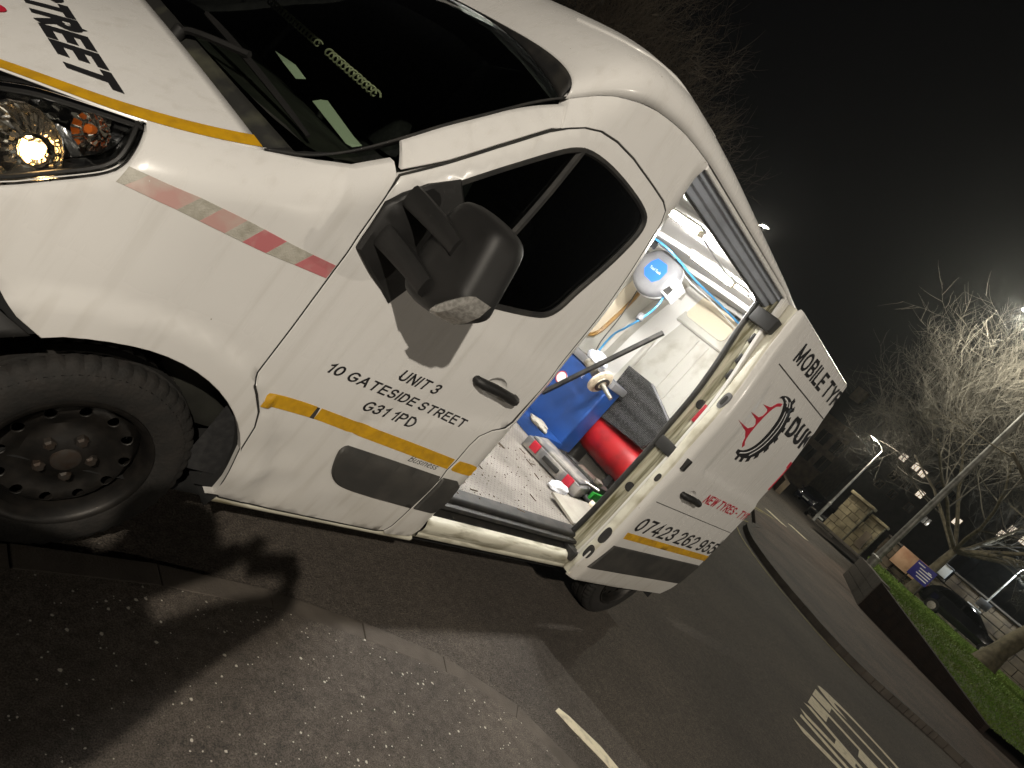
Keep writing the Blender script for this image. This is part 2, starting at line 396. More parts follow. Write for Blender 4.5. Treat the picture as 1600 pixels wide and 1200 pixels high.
def text_mesh(s, bold=.012, space=1.0):
    """flat glyph mesh of a word in a unit box (built-in font)"""
    cu = bpy.data.curves.new('text', 'FONT'); cu.body = s; cu.offset = bold; cu.space_character = space; cu.resolution_u = 3
    ob = bpy.data.objects.new('text', cu); COL.objects.link(ob)
    dg = bpy.context.evaluated_depsgraph_get(); me = bpy.data.meshes.new_from_object(ob.evaluated_get(dg))
    vs = [v.co.copy() for v in me.vertices]; fs = [tuple(p.vertices) for p in me.polygons]
    bpy.data.objects.remove(ob); bpy.data.curves.remove(cu); bpy.data.meshes.remove(me)
    x0 = min(v.x for v in vs); y0 = min(v.y for v in vs); x1 = max(v.x for v in vs); y1 = max(v.y for v in vs)
    return [([((v.x - x0) / (x1 - x0), (v.y - y0) / (y1 - y0), 0.0) for v in vs], fs)]
def arc(cx, cy, rx, ry, a0, a1, n=9): return [(cx + rx * math.cos(math.radians(a0 + (a1 - a0) * k / n)), cy + ry * math.sin(math.radians(a0 + (a1 - a0) * k / n))) for k in range(n + 1)]
GLYPH = {
 'U': [[(0, 1), (0, .32)] + arc(.31, .32, .31, .32, 180, 360) + [(.62, 1)]], 'N': [[(0, 0), (0, 1)], [(0, 1), (.62, 0)], [(.62, 0), (.62, 1)]], 'I': [[(0, 0), (0, 1)]],
 'T': [[(0, 1), (.68, 1)], [(.34, 1), (.34, 0)]], '1': [[(.02, .76), (.14, .83), (.26, 1), (.26, 0)]], '0': [arc(.28, .5, .28, .5, 90, 450, 18)],
 '3': [arc(.27, .755, .25, .245, 160, -90) , arc(.27, .255, .29, .255, 90, -160)], 'G': [arc(.38, .5, .38, .5, 48, 325, 14) + [(.70, .46), (.42, .46)]],
 'A': [[(0, 0), (.36, 1)], [(.36, 1), (.72, 0)], [(.13, .32), (.59, .32)]], 'E': [[(.56, 1), (0, 1), (0, 0), (.58, 0)], [(0, .53), (.52, .53)]],
 'S': [arc(.30, .745, .27, .255, 25, 270, 12) + arc(.30, .25, .30, .25, 90, -155, 12)[1:]], 'D': [[(0, 0), (0, 1), (.26, 1)] + arc(.26, .5, .36, .5, 90, -90, 12) + [(0, 0)]],
 'R': [[(0, 0), (0, 1), (.36, 1)] + arc(.36, .745, .25, .255, 90, -90) + [(0, .49)], [(.32, .49), (.64, 0)]], 'P': [[(0, 0), (0, 1), (.34, 1)] + arc(.34, .73, .26, .27, 90, -90) + [(0, .46)]],
 'B': [[(0, 0), (0, 1), (.33, 1)] + arc(.33, .765, .22, .235, 90, -90) + [(0, .53)], [(.33, .53)] + arc(.35, .265, .25, .265, 90, -90) + [(0, 0)]], 'O': [arc(.38, .5, .38, .5, 90, 450, 18)],
 'L': [[(0, 1), (0, 0), (.52, 0)]], 'M': [[(0, 0), (0, 1)], [(0, 1), (.37, .1)], [(.37, .1), (.74, 1)], [(.74, 1), (.74, 0)]], 'Y': [[(0, 1), (.33, .46), (.33, 0)], [(.33, .46), (.66, 1)]],
 'K': [[(0, 0), (0, 1)], [(.60, 1), (0, .36)], [(.20, .58), (.64, 0)]], 'W': [[(0, 1), (.23, 0)], [(.23, 0), (.46, .95)], [(.46, .95), (.69, 0)], [(.69, 0), (.92, 1)]], '7': [[(0, 1), (.56, 1), (.36, .62), (.22, 0)]],
 '4': [[(.44, 0), (.44, 1), (0, .28), (.62, .28)]], '2': [arc(.28, .72, .27, .28, 165, -35) + [(.0, 0), (.58, 0)]], '6': [arc(.29, .31, .28, .31, 90, 450, 16), arc(.33, .56, .32, .44, 60, 215, 8)],
 '9': [arc(.29, .69, .28, .31, 90, 450, 16), arc(.25, .44, .32, .44, 240, 395, 8)], '5': [[(.52, 1), (.10, 1), (.05, .5)] + arc(.27, .32, .30, .32, 130, -155, 12)], 'C': [arc(.38, .5, .38, .5, 48, 312, 14)], '-': [[(0, .40), (.30, .40)]],
}
def stroke_text(s, wt=.17, gap=.16, wtx=None):
    """signwriter's sans capitals from ribbon strokes; one (verts, faces) block per word, unit box over the whole line"""
    x = 0.0; words = []; cur = ([], []); lift = 0
    for ch in s:
        if ch == ' ':
            words.append(cur); cur = ([], []); x += .34; continue
        g = GLYPH[ch]; wd = max(p[0] for st in g for p in st)
        for st in g:
            closed = math.hypot(st[0][0] - st[-1][0], st[0][1] - st[-1][1]) < 1e-6; pts = st[:-1] if closed else st; n = len(pts); vs = []
            lift += 1
            for i, p in enumerate(pts):
                a = Vector(pts[i - 1]) if (i > 0 or closed) else None; b = Vector(pts[(i + 1) % n]) if (i < n - 1 or closed) else None; q = Vector(p)
                d1 = (q - a).normalized() if a is not None else None; d2 = (b - q).normalized() if b is not None else None
                d1 = d1 or d2; d2 = d2 or d1; n1 = Vector((-d1.y, d1.x)); n2 = Vector((-d2.y, d2.x)); m = (n1 + n2); m = m.normalized() if m.length > .1 else n1
                k = wt / 2 / max(.5, m.dot(n1)); q2 = q.copy()
                # keep butt ends inside the cap height
                if a is None: q2 -= d2 * (wt / 2 * .98 if abs(d2.y) > .6 else wt / 2 * .9)
                if b is None: q2 += d1 * (wt / 2 * .98 if abs(d1.y) > .6 else wt / 2 * .9)
                vs += [(q2.x + m.x * k + x, q2.y + m.y * k, lift * 1e-5), (q2.x - m.x * k + x, q2.y - m.y * k, lift * 1e-5)]
            o = len(cur[0]); cur[0].extend(vs)
            for i in range(n if closed else n - 1): cur[1].append((o + 2 * i, o + 2 * i + 1, o + 2 * ((i + 1) % n) + 1, o + 2 * ((i + 1) % n)))
        x += wd + wt + gap
    words.append(cur); av = [v for w_ in words for v in w_[0]]
    x0, x1 = min(v[0] for v in av), max(v[0] for v in av); y0, y1 = min(v[1] for v in av), max(v[1] for v in av)
    return [([((a - x0) / (x1 - x0), (b - y0) / (y1 - y0), c) for a, b, c in v], f) for v, f in words]
def lettering(name, s, place, m, parent, bold=None, space=1.0, slant=0.0, clip=None, wt=.17, gap=.16):
    """place(u, v) -> world point for u, v in the line's unit box; one object per word"""
    blocks = text_mesh(s, bold, space) if bold is not None else stroke_text(s, wt, gap)
    last = None
    for uv, fs in blocks:
        if not uv: continue
        bm = bmesh.new(); vv = [bm.verts.new(p) for p in uv]
        for f in fs:
            try: bm.faces.new([vv[i] for i in f])
            except ValueError: pass
        for k in range(1, 4): bmesh.ops.bisect_plane(bm, geom=bm.verts[:] + bm.edges[:] + bm.faces[:], plane_co=(0, k / 4, 0), plane_no=(0, 1, 0))
        if clip: bmesh.ops.bisect_plane(bm, geom=bm.verts[:] + bm.edges[:] + bm.faces[:], plane_co=(clip, 0, 0), plane_no=(1, 0, 0), clear_outer=True)
        if not bm.faces: bm.free(); continue
        bm.normal_update(); e = 1e-3
        for v in bm.verts:
            u, w_, l = v.co.x + slant * v.co.y, v.co.y, v.co.z; p = Vector(place(u, w_))
            if l: 
                t1 = Vector(place(u + e, w_)) - p; t2 = Vector(place(u, w_ + e)) - p; nn = t1.cross(t2).normalized(); p = p + nn * l
            v.co = p
        bmesh.ops.recalc_face_normals(bm, faces=bm.faces)
        me = bpy.data.meshes.new(name); bm.to_mesh(me); bm.free(); me.materials.append(M[m]); last = link(name, me, parent)
    return last
def copy_tree(src, delta, rotz=0.0, label=None, group=None):
    r = src.copy(); COL.objects.link(r); r.location = src.location + Vector(delta); r.rotation_euler.z += rotz
    if label: r['label'] = label
    if group: r['group'] = group
    for ch in [o for o in bpy.data.objects if o.parent == src]:
        c = ch.copy(); COL.objects.link(c); c.parent = r; c.matrix_parent_inverse = ch.matrix_parent_inverse.copy()
        for g in [o for o in bpy.data.objects if o.parent == ch]:
            d = g.copy(); COL.objects.link(d); d.parent = c; d.matrix_parent_inverse = g.matrix_parent_inverse.copy()
    return r
# ================================================================ THE VAN
van = thing('van', (1.9, 1.0, 0), 'white high-roof panel van parked at the kerb with its side door slid open', 'van')
P = lambda x, z: (x, Y(x, z), z)
# ---- front wing
arch = [(-.008 + .457 * math.cos(math.radians(a)), .345 + .457 * math.sin(math.radians(a))) for a in range(124, 3, -6)]
headl = [(-.60, 1.125), (-.538, 1.168), (-.481, 1.204), (-.387, 1.246), (-.313, 1.275), (-.300, 1.277), (-.295, 1.263), (-.298, 1.23), (-.305, 1.19), (-.317, 1.161), (-.34, 1.128), (-.398, 1.062), (-.462, .989), (-.53, .94), (-.60, .92)]
wing = [(.402, .372), (.432, .378), (.420, .445), (.381, .588), (.368, .676), (.344, .729), (.299, .782), (.275, .807), (.265, .846), (.265, 1.025), (.260, 1.224), (.259, 1.391), (.256, 1.50), (.258, 1.545),
        (.240, 1.571), (.160, 1.490), (.08, 1.441), (.019, 1.413), (-.045, 1.386), (-.184, 1.330), (-.296, 1.282)] + \
       [(-.290, 1.262), (-.293, 1.23), (-.300, 1.19), (-.312, 1.159), (-.336, 1.124), (-.394, 1.058), (-.458, .985), (-.526, .936), (-.52, .905), (-.366, .775), (-.32, .744), (-.258, .722)] + arch[1:]
skin(MB(), wing, Y, res=.03, step=.018, edge=.0018, thick=.03).build('front_wing', 'paint', van)
# inner lip of the wheel arch and liner
def arch_lip(cx, r, y0f, y1, a0, a1):
    def fn(u, v):
        a = math.radians(a0 + (a1 - a0) * u); x = cx + r * math.cos(a); z = .345 + r * math.sin(a)
        return (x, y0f(x, z) + .004 + v * (y1 - y0f(x, z)), z)
    return fn
MB().grid(arch_lip(-.008, .462, Y, .42, 182, -6), 40, 3).build('wheel_arch_liner', 'under', van)
MB().grid(lambda u, v: (-.46 + .88 * u, .42, .28 + .56 * v), 2, 2).build('wheel_arch_back', 'under', van)
# white/red hazard tape on the wing
tt = [(-.296, 1.188), (-.173, 1.215), (-.004, 1.229), (.118, 1.233), (.252, 1.243)]
tb = [(-.307, 1.143), (-.231, 1.157), (-.094, 1.168), (.037, 1.174), (.15, 1.186), (.257, 1.197)]
def tline(tab, x): return hermite(tab, x)
cuts = [-.300, -.262, -.150, -.095, -.028, .022, .092, .122, .178, .256]
kinds = ['tapewhite', 'tapepink', 'tapewhite', 'tapepink', 'tapewhite', 'tapered', 'tapewhite', 'tapewhite', 'tapered']
for i in range(9):
    a, b = cuts[i], cuts[i + 1]; s = -.028
    if i == 0: a2 = a - .006
    else: a2 = a + s
    b2 = b + (s if i < 8 else 0)
    pg = [(a2, tline(tb, a2) if i else 1.143), (b2, tline(tb, b2)), (b, tline(tt, b)), (a, tline(tt, a))]
    decal(MB(), pg, Y, off=.0016).build('hazard_tape', kinds[i], van)
# ---- bonnet
ZC = [(-.86, .93), (-.82, 1.02), (-.75, 1.12), (-.62, 1.235), (-.45, 1.345), (-.25, 1.445)]
def bonnet(u, t, off=0.0):
    xe = -.052 - .70 * u; ye = Y(xe, utop(xe)); ze = utop(xe)
    xc = -.25 - .60 * u; zc = hermite(ZC, xc)
    f = 1 - (1 - t) ** 2; g = 1 - (1 - t) ** 2.4
    return Vector((xe + (xc - xe) * f, ye + .004 + (1.0 - ye - .004) * t, ze + (zc - ze) * g + off))
def sym(fn):
    def h(u, v):
        t = v * 2
        if t <= 1: return fn(u, t)
        p = Vector(fn(u, 2 - t)); return Vector((p.x, 2 - p.y, p.z))
    return h
MB().grid(sym(bonnet), 26, 56).build('bonnet', 'paint', van, solid=.004)
# yellow tape along the bonnet edge
def ytape(u, v): 
    t = .006 + v * (.046 + .014 * u); p = bonnet(u, t); q = bonnet(u, t + .01) ; e = bonnet(u + .01, t)
    n = (q - p).cross(e - p).normalized(); n = n if n.z > 0 else -n
    return p + n * .0045
MB().grid(lambda u, v: ytape(u * .97, v), 40, 3).build('bonnet_stripe', 'yellow', van)
def bonnet_place(u0, u1, t0, t1):
    # word runs from t0 (left of reader) to t1; v from u0 (foot) up to u1 (head)
    def f(a, b):
        u = u0 + (u1 - u0) * b; t = t0 + (t1 - t0) * a
        p = bonnet(u, t); q = bonnet(u, t + .01); e = bonnet(u + .01, t); n = (q - p).cross(e - p).normalized(); n = n if n.z > 0 else -n
        return p + n * .0048
    return f
BON = (.50, .345, .66, .115)
lettering('bonnet_lettering', 'STREET', bonnet_place(*BON), 'black_vinyl', van, wt=.30, gap=.07, slant=0.03)
lettering('bonnet_lettering', 'S', bonnet_place(.70, .565, .46, .385), 'red_vinyl', van, wt=.24)
# ---- scuttle, windscreen, wipers
SE = [(.045, 1.428), (.08, 1.447), (.164, 1.505), (.271, 1.612), (.446, 1.815), (.64, 2.026), (.662, 2.058)]
def screen(s, t, off=0.0):
    xe = .03 + .632 * s; ze = hermite(SE, max(xe, .045)) - (.008 if xe < .045 else 0); ye = Y(xe, utop(xe)) + .012
    xc = -.175 + .845 * s; zc = 1.462 + .722 * s + .035 * math.sin(math.pi * s)
    f = 1 - (1 - t) ** 2.2
    p = Vector((xe + (xc - xe) * f, ye + (1 - ye) * t, ze + (zc - ze) * f))
    return p + Vector((-.66, 0, .75)) * off
MB().grid(sym(lambda s, t: screen(s, t)), 18, 40).build('windscreen', 'screen', van)
def scut(s, t):
    a = bonnet(0, t) + Vector((.012, 0, -.018)); b = screen(0, t, .004)
    return a.lerp(b, s) + Vector((0, 0, -.018 * math.sin(math.pi * s)))
MB().grid(sym(scut), 6, 50).build('scuttle_panel', 'scuttle', van, solid=.003)
# black screen surround along the pillar foot and pillar
def surround(s, k):
    xe = -.05 + .72 * s; ze = utop(xe); p0 = Vector((xe, Y(xe, ze), ze)); 
    q = screen(max(0, (xe - .03) / .632), .014) if xe > .03 else scut(.95, .02)
    return p0.lerp(q, k) + Vector((-.004, 0, .001))
MB().grid(surround, 40, 3).build('screen_seal', 'rubber', van, solid=.006)
def header(u, v):
    t = v if v <= .5 else 1 - v; t *= 2; a = screen(1.0, t, .002); y0 = Y(.66, utop(.66) - .001); tt = max(0, (a.y - y0) / (1 - y0)) ** (1 / 1.5); b = roof(0.0, min(1, tt)); p = a.lerp(b, u) + Vector((-.003, 0, 0))
    return p if v <= .5 else Vector((p.x, 2 - p.y, p.z))
def wiper(t0, t1, s0, s1, piv):
    mb = MB(); pts = [screen(s0 + (s1 - s0) * k / 8, t0 + (t1 - t0) * k / 8, .022) for k in range(9)]
    mb.tube(pts, [.008, .010, .011, .011, .011, .011, .010, .009, .006], 6)
    arm = [scut(.4, piv) + Vector((0, 0, .01)), scut(.6, piv - .03) + Vector((0, 0, .045)), pts[4] + Vector((-.01, 0, .015))]
    mb.tube(spline(arm, 5), .011, 6)
    mb.lathe([(.0, .05), (.018, .045), (.022, 0), (.0, -.01)], scut(.4, piv), (0, -.1, 1), 12)
    return mb
wiper(.74, .05, .07, .085, .62).build('wiper', 'plastic', van)
wiper(1.35, .80, .07, .07, .98).build('wiper', 'plastic', van) if False else None
# ---- windscreen pillar (outer strip between door and glass)
def utz(x): return utop(x) - .012
pil = [(.262, 1.566)] + [(x, z + .006) for x, z in [(.368, 1.668), (.493, 1.806), (.636, 1.957)]] + [(.664, 1.982), (.662, 2.05), (.60, 1.995)] + [(x, utz(x) + .004) for x in (.5, .42, .34, .27, .248)] 
skin(MB(), pil, Y, res=.03, step=.02, thick=.02).build('windscreen_pillar', 'paint', van)
# ---- front door
win = [(.305, 1.36), (.298, 1.45), (.330, 1.520), (.430, 1.645), (.556, 1.785), (.686, 1.917), (.761, 1.980), (.837, 2.015), (.959, 2.036), (1.114, 2.041), (1.24, 2.032), (1.295, 2.005), (1.303, 1.94), (1.258, 1.80),
       (1.192, 1.63), (1.168, 1.54), (1.135, 1.488), (1.08, 1.458), (.975, 1.424), (.81, 1.378), (.56, 1.305), (.45, 1.28), (.35, 1.285)]
win = spline(win, 3, True)
dooro = [(.46, .366), (.442, .378), (.426, .443), (.386, .588), (.373, .676), (.349, .733), (.304, .788), (.280, .812), (.270, .846), (.270, 1.025), (.265, 1.224), (.264, 1.391), (.261, 1.498), (.268, 1.551), (.368, 1.660), (.493, 1.798), (.636, 1.949), (.696, 2.003), (.75, 2.044), (.821, 2.079),
         (.913, 2.101), (1.035, 2.112), (1.216, 2.110), (1.32, 2.106), (1.365, 2.092), (1.385, 2.05), (1.386, 1.05), (1.372, 1.015), (1.316, .983), (1.272, .935), (1.262, .88), (1.262, .79), (1.255, .741), (1.262, .694), (1.25, .552), (1.248, .40), (1.235, .366), (1.2, .357), (.965, .356), (.668, .357)]
cup = [(1.155 + .062 * math.cos(a) , 1.143 + .048 * math.sin(a)) for a in [math.pi * 2 * k / 24 for k in range(24)]]
def Ydoor(x, z):
    y = Y(x, z)
    # pressed swage over the moulding
    zs = hermite([(.70, .70), (.73, .74), (.76, .81), (.90, .885), (1.06, .949), (1.25, 1.0), (1.42, 1.03)], x) if x > .70 else -1
    if zs > 0: y += .006 * (1 - smooth01((zs - z) / .02)) * smooth01((z - zs + .09) / .05) * (1 if z < zs + .05 else max(0, 1 - (z - zs - .05) / .15))
    # shallow dents low on the door
    for dx, dz, r, k in ((.50, .60, .17, .007), (.62, .47, .14, .008), (.95, .43, .16, .004)):
        q = ((x - dx) ** 2 + ((z - dz) * 1.5) ** 2) / (r * r)
        if q < 1: y += k * (1 - q) ** 2
    return y
door = skin(MB(), dooro, Ydoor, [win, cup], res=.03, step=.018, edge=.0018, thick=.03).build('front_door', 'paint', van)
MB().lathe([(1.0, 0), (.92, .35), (.7, .75), (.4, .95), (0.001, 1.0)], (0, 0, 0), (0, 1, 0), 24).build('handle_cup', 'paint', door)
hc = bpy.data.objects['handle_cup']
for v in hc.data.vertices:
    x, y, z = v.co; v.co = (1.155 + x * .063, Ydoor(1.155, 1.143) + .002 + y * .028, 1.143 + z * .049)
hb = MB(); prof = [(1.028, 1.142, .012), (1.035, 1.142, -.012), (1.06, 1.145, -.026), (1.11, 1.150, -.034), (1.17, 1.150, -.036), (1.23, 1.146, -.034), (1.268, 1.142, -.024), (1.283, 1.140, .0), (1.286, 1.140, .012)]
hb.tube([(x, Ydoor(x, z) + dy, z) for x, z, dy in prof], [.014, .019, .021, .021, .020, .022, .023, .021, .018], 10)
hb.build('door_handle', 'plastic', door)
skin(MB(), offset_poly(win if area2(win) > 0 else win[::-1], -.006), lambda x, z: Y(x, z) + .016, res=.06, thick=.004).build('window_glass', 'glass', door)
wl_ = win if area2(win) > 0 else win[::-1]
MB().tube([(x, Y(x, z) + .006, z) for x, z in offset_poly(wl_, .006)], .012, 6, closed=True).build('window_seal', 'rubber', door)
MB().tube([(x, Y(x, z) + .008, z) for x, z in densify([(.800, 2.00), (.735, 1.62), (.690, 1.34)], .05, False)], .0135, 6).build('window_divider', 'rubber', door)
mo = spline([(.739, .712), (.952, .711), (1.254, .706)], 4) + [(1.250, .62), (1.240, .522)] + spline([(1.013, .526), (.876, .534), (.805, .552), (.757, .592), (.722, .67), (.727, .703)], 4)
skin(MB(), mo, lambda x, z: Y(x, z) - .014 + .010 * smooth01((z - .68) / .03), res=.05, step=.02, edge=.006, thick=.02).build('door_moulding', 'trim', door)
st = [(.300, .792), (.406, .806), (.506, .810), (.706, .808), (.971, .806), (1.256, .801)]; sb = [(.330, .752), (.44, .761), (.541, .765), (.747, .759), (1.02, .753), (1.254, .748)]
def strip(tab_t, tab_b, x0, x1, n=24): return [(x0 + (x1 - x0) * k / n, hermite(tab_b, x0 + (x1 - x0) * k / n)) for k in range(n + 1)] + [(x1 - (x1 - x0) * k / n, hermite(tab_t, x1 - (x1 - x0) * k / n)) for k in range(n + 1)]
decal(MB(), strip(st, sb, .336, .522), Ydoor, off=.0032).build('door_stripe', 'yellow', door)
decal(MB(), [(.522, .764), (.540, .764), (.534, .8085), (.516, .8085)], Ydoor, off=.0022).build('stripe_patch', 'trim', door)
decal(MB(), strip(st, sb, .541, 1.250), Ydoor, off=.002).build('door_stripe', 'yellow', door)
def side_place(x0, x1, z0, z1, off=.0018, S=Ydoor, dz=0.0):
    return lambda a, b: (x0 + (x1 - x0) * a, S(x0 + (x1 - x0) * a, z0 + (z1 - z0) * b) - off, z0 + (z1 - z0) * b + dz * a)
lettering('door_lettering', 'UNIT 3', side_place(.712, .915, 1.008, 1.056, dz=.006), 'black_vinyl', door, slant=.055, wt=.19)
lettering('door_lettering', '10 GATESIDE STREET', side_place(.452, 1.150, .933, .977, dz=.004), 'black_vinyl', door, slant=.016, wt=.19)
lettering('door_lettering', 'G31 1PD', side_place(.672, .926, .856, .903, dz=.004), 'black_vinyl', door, slant=.045, wt=.19)
lettering('door_badge', 'Business', side_place(1.030, 1.194, .727, .757), 'black_vinyl', door, bold=-.006, slant=.06)
# ---- mirror: base plate on the door corner, two arms, head with indicator
plate = [(.272, 1.318), (.268, 1.391), (.262, 1.47), (.290, 1.520), (.345, 1.585), (.43, 1.655), (.50, 1.60), (.53, 1.48), (.535, 1.36), (.485, 1.225), (.43, 1.250), (.356, 1.278)]
mirror = skin(MB(), plate, lambda x, z: Y(x, z) - .012 - .030 * max(0, 1 - math.hypot((x - .36) / .16, (z - 1.43) / .20)), res=.03, step=.02, edge=.008, thick=.02).build('wing_mirror', 'plastic', van)
def marm(zc, h):
    mb = MB(); pts = spline([(.318, .0, zc + .008), (.330, -.06, zc + .006), (.342, -.12, zc + .002), (.352, -.18, zc - .003), (.360, -.24, zc - .010)], 4)
    vs = []; fs = []
    for i, p in enumerate(pts):
        k = i / (len(pts) - 1); hh = h * (1.25 - .35 * k); ww = .030
        for a in range(12):
            an = 2 * math.pi * a / 12; c, s = math.cos(an), math.sin(an)
            c = math.copysign(abs(c) ** .5, c); s = math.copysign(abs(s) ** .5, s)
            vs.append((p[0] + ww * c * .9, p[1] + .004 * c, p[2] + hh * s))
    n = 12
    for i in range(len(pts) - 1):
        for a in range(n): fs.append((i * n + a, i * n + (a + 1) % n, (i + 1) * n + (a + 1) % n, (i + 1) * n + a))
    fs += [tuple(range(n - 1, -1, -1)), tuple(range(len(vs) - n, len(vs)))]
    return mb.add(vs, fs)
marm(1.520, .030).build('mirror_arm', 'plastic', mirror)
marm(1.385, .032).build('mirror_arm', 'plastic', mirror)
mo_ = [(-.125, 1.632), (-.20, 1.642), (-.29, 1.632), (-.325, 1.605), (-.348, 1.53), (-.366, 1.455), (-.372, 1.41), (-.335, 1.372), (-.28, 1.335), (-.175, 1.312), (-.118, 1.330), (-.100, 1.40), (-.092, 1.52), (-.098, 1.60)]
mo_ = spline(mo_, 4, True); cy = sum(p[0] for p in mo_) / len(mo_); cz = sum(p[1] for p in mo_) / len(mo_)
mb = MB(); rings = [(.86, .474), (.95, .478), (1.0, .465), (1.0, .435), (.985, .405), (.945, .380), (.86, .362), (.70, .352), (.35, .345), (.05, .343)]
vs = []; fs = []; n = len(mo_)
for k, x in rings:
    for (y, z) in mo_: vs.append((x + .06 * (-y - .2) * .6, cy + (y - cy) * k, cz + (z - cz) * k))
for i in range(len(rings) - 1):
    for a in range(n): fs.append((i * n + a, i * n + (a + 1) % n, (i + 1) * n + (a + 1) % n, (i + 1) * n + a))
fs += [tuple(range(n - 1, -1, -1)), tuple(range(len(vs) - n, len(vs)))]
mb.add(vs, fs).build('mirror_head', 'plastic', mirror, smooth=60)
# reflecting glass at the back of the head
mb = MB(); mb.add([(.481 + .06 * (-y - .2) * .6, cy + (y - cy) * .84, cz + (z - cz) * .84) for y, z in mo_], [tuple(range(n))]); mb.build('mirror_glass', 'chrome', mirror)
il = densify([(-.285, 1.333), (-.318, 1.344), (-.352, 1.374), (-.376, 1.412), (-.384, 1.452), (-.358, 1.432), (-.322, 1.396), (-.292, 1.358)], .02)
mb = MB(); c0 = sum(p[0] for p in il) / len(il); c1 = sum(p[1] for p in il) / len(il); vs = []; fs = []; n = len(il)
for k, x in ((1.0, .440), (1.0, .372), (.85, .360), (.4, .354), (.05, .353)):
    for y, z in il: vs.append((x, c0 + (y - c0) * k - .004, c1 + (z - c1) * k))
for i in range(4):
    for a in range(n): fs.append((i * n + a, i * n + (a + 1) % n, (i + 1) * n + (a + 1) % n, (i + 1) * n + a))
fs.append(tuple(range(len(vs) - n, len(vs))))
mb.add(vs, fs).build('mirror_indicator', mat('ribbed clear indicator', (.50, .49, .46), (.34, .33, .31), scale=90, lo=.4, hi=.6, rough=.12, metal=.35, bump=.25, bscale=160), mirror)
# ---- cab side / centre pillar panel
top = [(x, utop(x) - .002) for x in (.672, .74, .80, .9, 1.0, 1.1, 1.2, 1.3, 1.43)]
dtop = [(.668, 1.986), (.699, 2.011), (.752, 2.051), (.822, 2.086), (.912, 2.108), (1.035, 2.119), (1.216, 2.117), (1.323, 2.113), (1.371, 2.097), (1.392, 2.05), (1.393, 1.05), (1.378, 1.010), (1.320, .977), (1.279, .932), (1.269, .88), (1.269, .79), (1.262, .741), (1.269, .694), (1.257, .552), (1.255, .40), (1.243, .362)]
cabp = dtop + [(1.262, .345), (1.40, .362), (1.432, .46), (1.436, .60), (1.432, 1.0), (1.430, 1.6)] + top[::-1]
def Yp(x, z): return Y(x, z) + .03 * smooth01((x - 1.412) / .03) * (1 if z < 2.28 else max(0, 1 - (z - 2.28) / .05))
skin(MB(), cabp, Yp, res=.035, step=.02, edge=.0018, thick=.05).build('pillar_panel', 'paint', van)
mp = [(1.270, .706), (1.36, .712), (1.402, .690), (1.420, .60), (1.40, .535), (1.37, .522), (1.262, .522)]
skin(MB(), mp, lambda x, z: Y(x, z) - .013 + .010 * smooth01((z - .68) / .03) + .010 * smooth01((x - 1.37) / .04), res=.05, step=.02, edge=.006, thick=.03).build('pillar_moulding', 'trim', van)
decal(MB(), spline([(1.272, .760), (1.280, .795), (1.30, .802), (1.395, .802), (1.40, .775), (1.395, .752), (1.30, .748), (1.28, .750)], 4, True), Y, off=.002).build('pillar_stripe', 'yellow', van)
# sill under the front door
fsp = spline([(.030, .354), (.020, .347), (.018, .336), (.030, .322), (.06, .312), (.10, .308)], 3)
MB().grid(lambda u, v: (.455 + .985 * u, Y(.6, .36) - .008 + fsp[round(v * (len(fsp) - 1))][0], fsp[round(v * (len(fsp) - 1))][1]), 6, len(fsp) - 1).build('front_sill', 'sillpaint', van)
# dark filler strip, stands in for the shade in the door gap
gp_ = dooro if area2(dooro) > 0 else dooro[::-1]
MB().tube([(x, Y(x, z) + .0045, z) for x, z in offset_poly(densify(gp_, .03), -.0034)], .0042, 6, closed=True).build('door_gap_filler', 'rubber', van)
# ---- roof with forehead
ZR = [(.66, 2.185), (.74, 2.310), (.85, 2.415), (1.0, 2.478), (1.25, 2.510), (1.6, 2.505), (2.2, 2.465), (3.0, 2.405), (4.2, 2.385), (4.68, 2.375)]
def roof(u, t):
    x = .660 + 4.02 * (u ** 1.5 if u < 1 else 1); zr = utop(x) - .001; y0 = Y(x, zr); zc = hermite(ZR, x)
    ex = .60
    z = zr + (zc - zr) * (1 - (1 - t) ** 3.4) ** ex
    return Vector((x, y0 + (1 - y0) * t ** 1.5, z))
def roof2(u, v):
    t = v * 2
    if t <= 1: return roof(u, t)
    p = roof(u, 2 - t); return Vector((p.x, 2 - p.y, p.z))
MB().grid(roof2, 64, 80).build('roof', 'paint', van, smooth=60, solid=.004)
MB().grid(header, 4, 60).build('screen_header', 'rubber', van, solid=.004)
# pressed rib on the roof shoulder
rb = [roof(u, t) for u, t in ((.11, .62), (.115, .52), (.125, .42), (.14, .34), (.16, .29), (.19, .26), (.24, .24), (.34, .235))]
MB().tube(spline([tuple(p + Vector((0, 0, -.006))) for p in rb], 5), .012, 8).build('roof_rib', 'paint', van)
# ---- body behind the sliding door opening
OP0, OP1 = 1.436, 2.725
def Yb(x, z): return Y(x, z)
ra = [(3.682 + .45 * math.cos(math.radians(a)), .345 + .45 * math.sin(math.radians(a))) for a in range(178, -1, -8)]
rearp = [(OP1, .36), (OP1, 2.30), (OP1 + .02, 2.353), (4.66, 2.353), (4.68, 2.30), (4.70, 1.2), (4.68, .40), (4.66, .36)] 
rearp = [(OP1, .37), (3.23, .37)] + ra[1:-1] + [(4.13, .37), (4.66, .38), (4.70, 1.2), (4.68, 2.28), (4.66, 2.322), (3.0, 2.322), (OP1, 2.345)]
skin(MB(), rearp, Yb, res=.09, step=.05, thick=.02).build('rear_quarter_panel', 'paint', van)
MB().grid(lambda u, v: (3.682 + .455 * math.cos(math.radians(190 - 200 * u)), .02 + .4 * v, .345 + .455 * math.sin(math.radians(190 - 200 * u))), 24, 2).build('wheel_arch_liner', 'under', van)
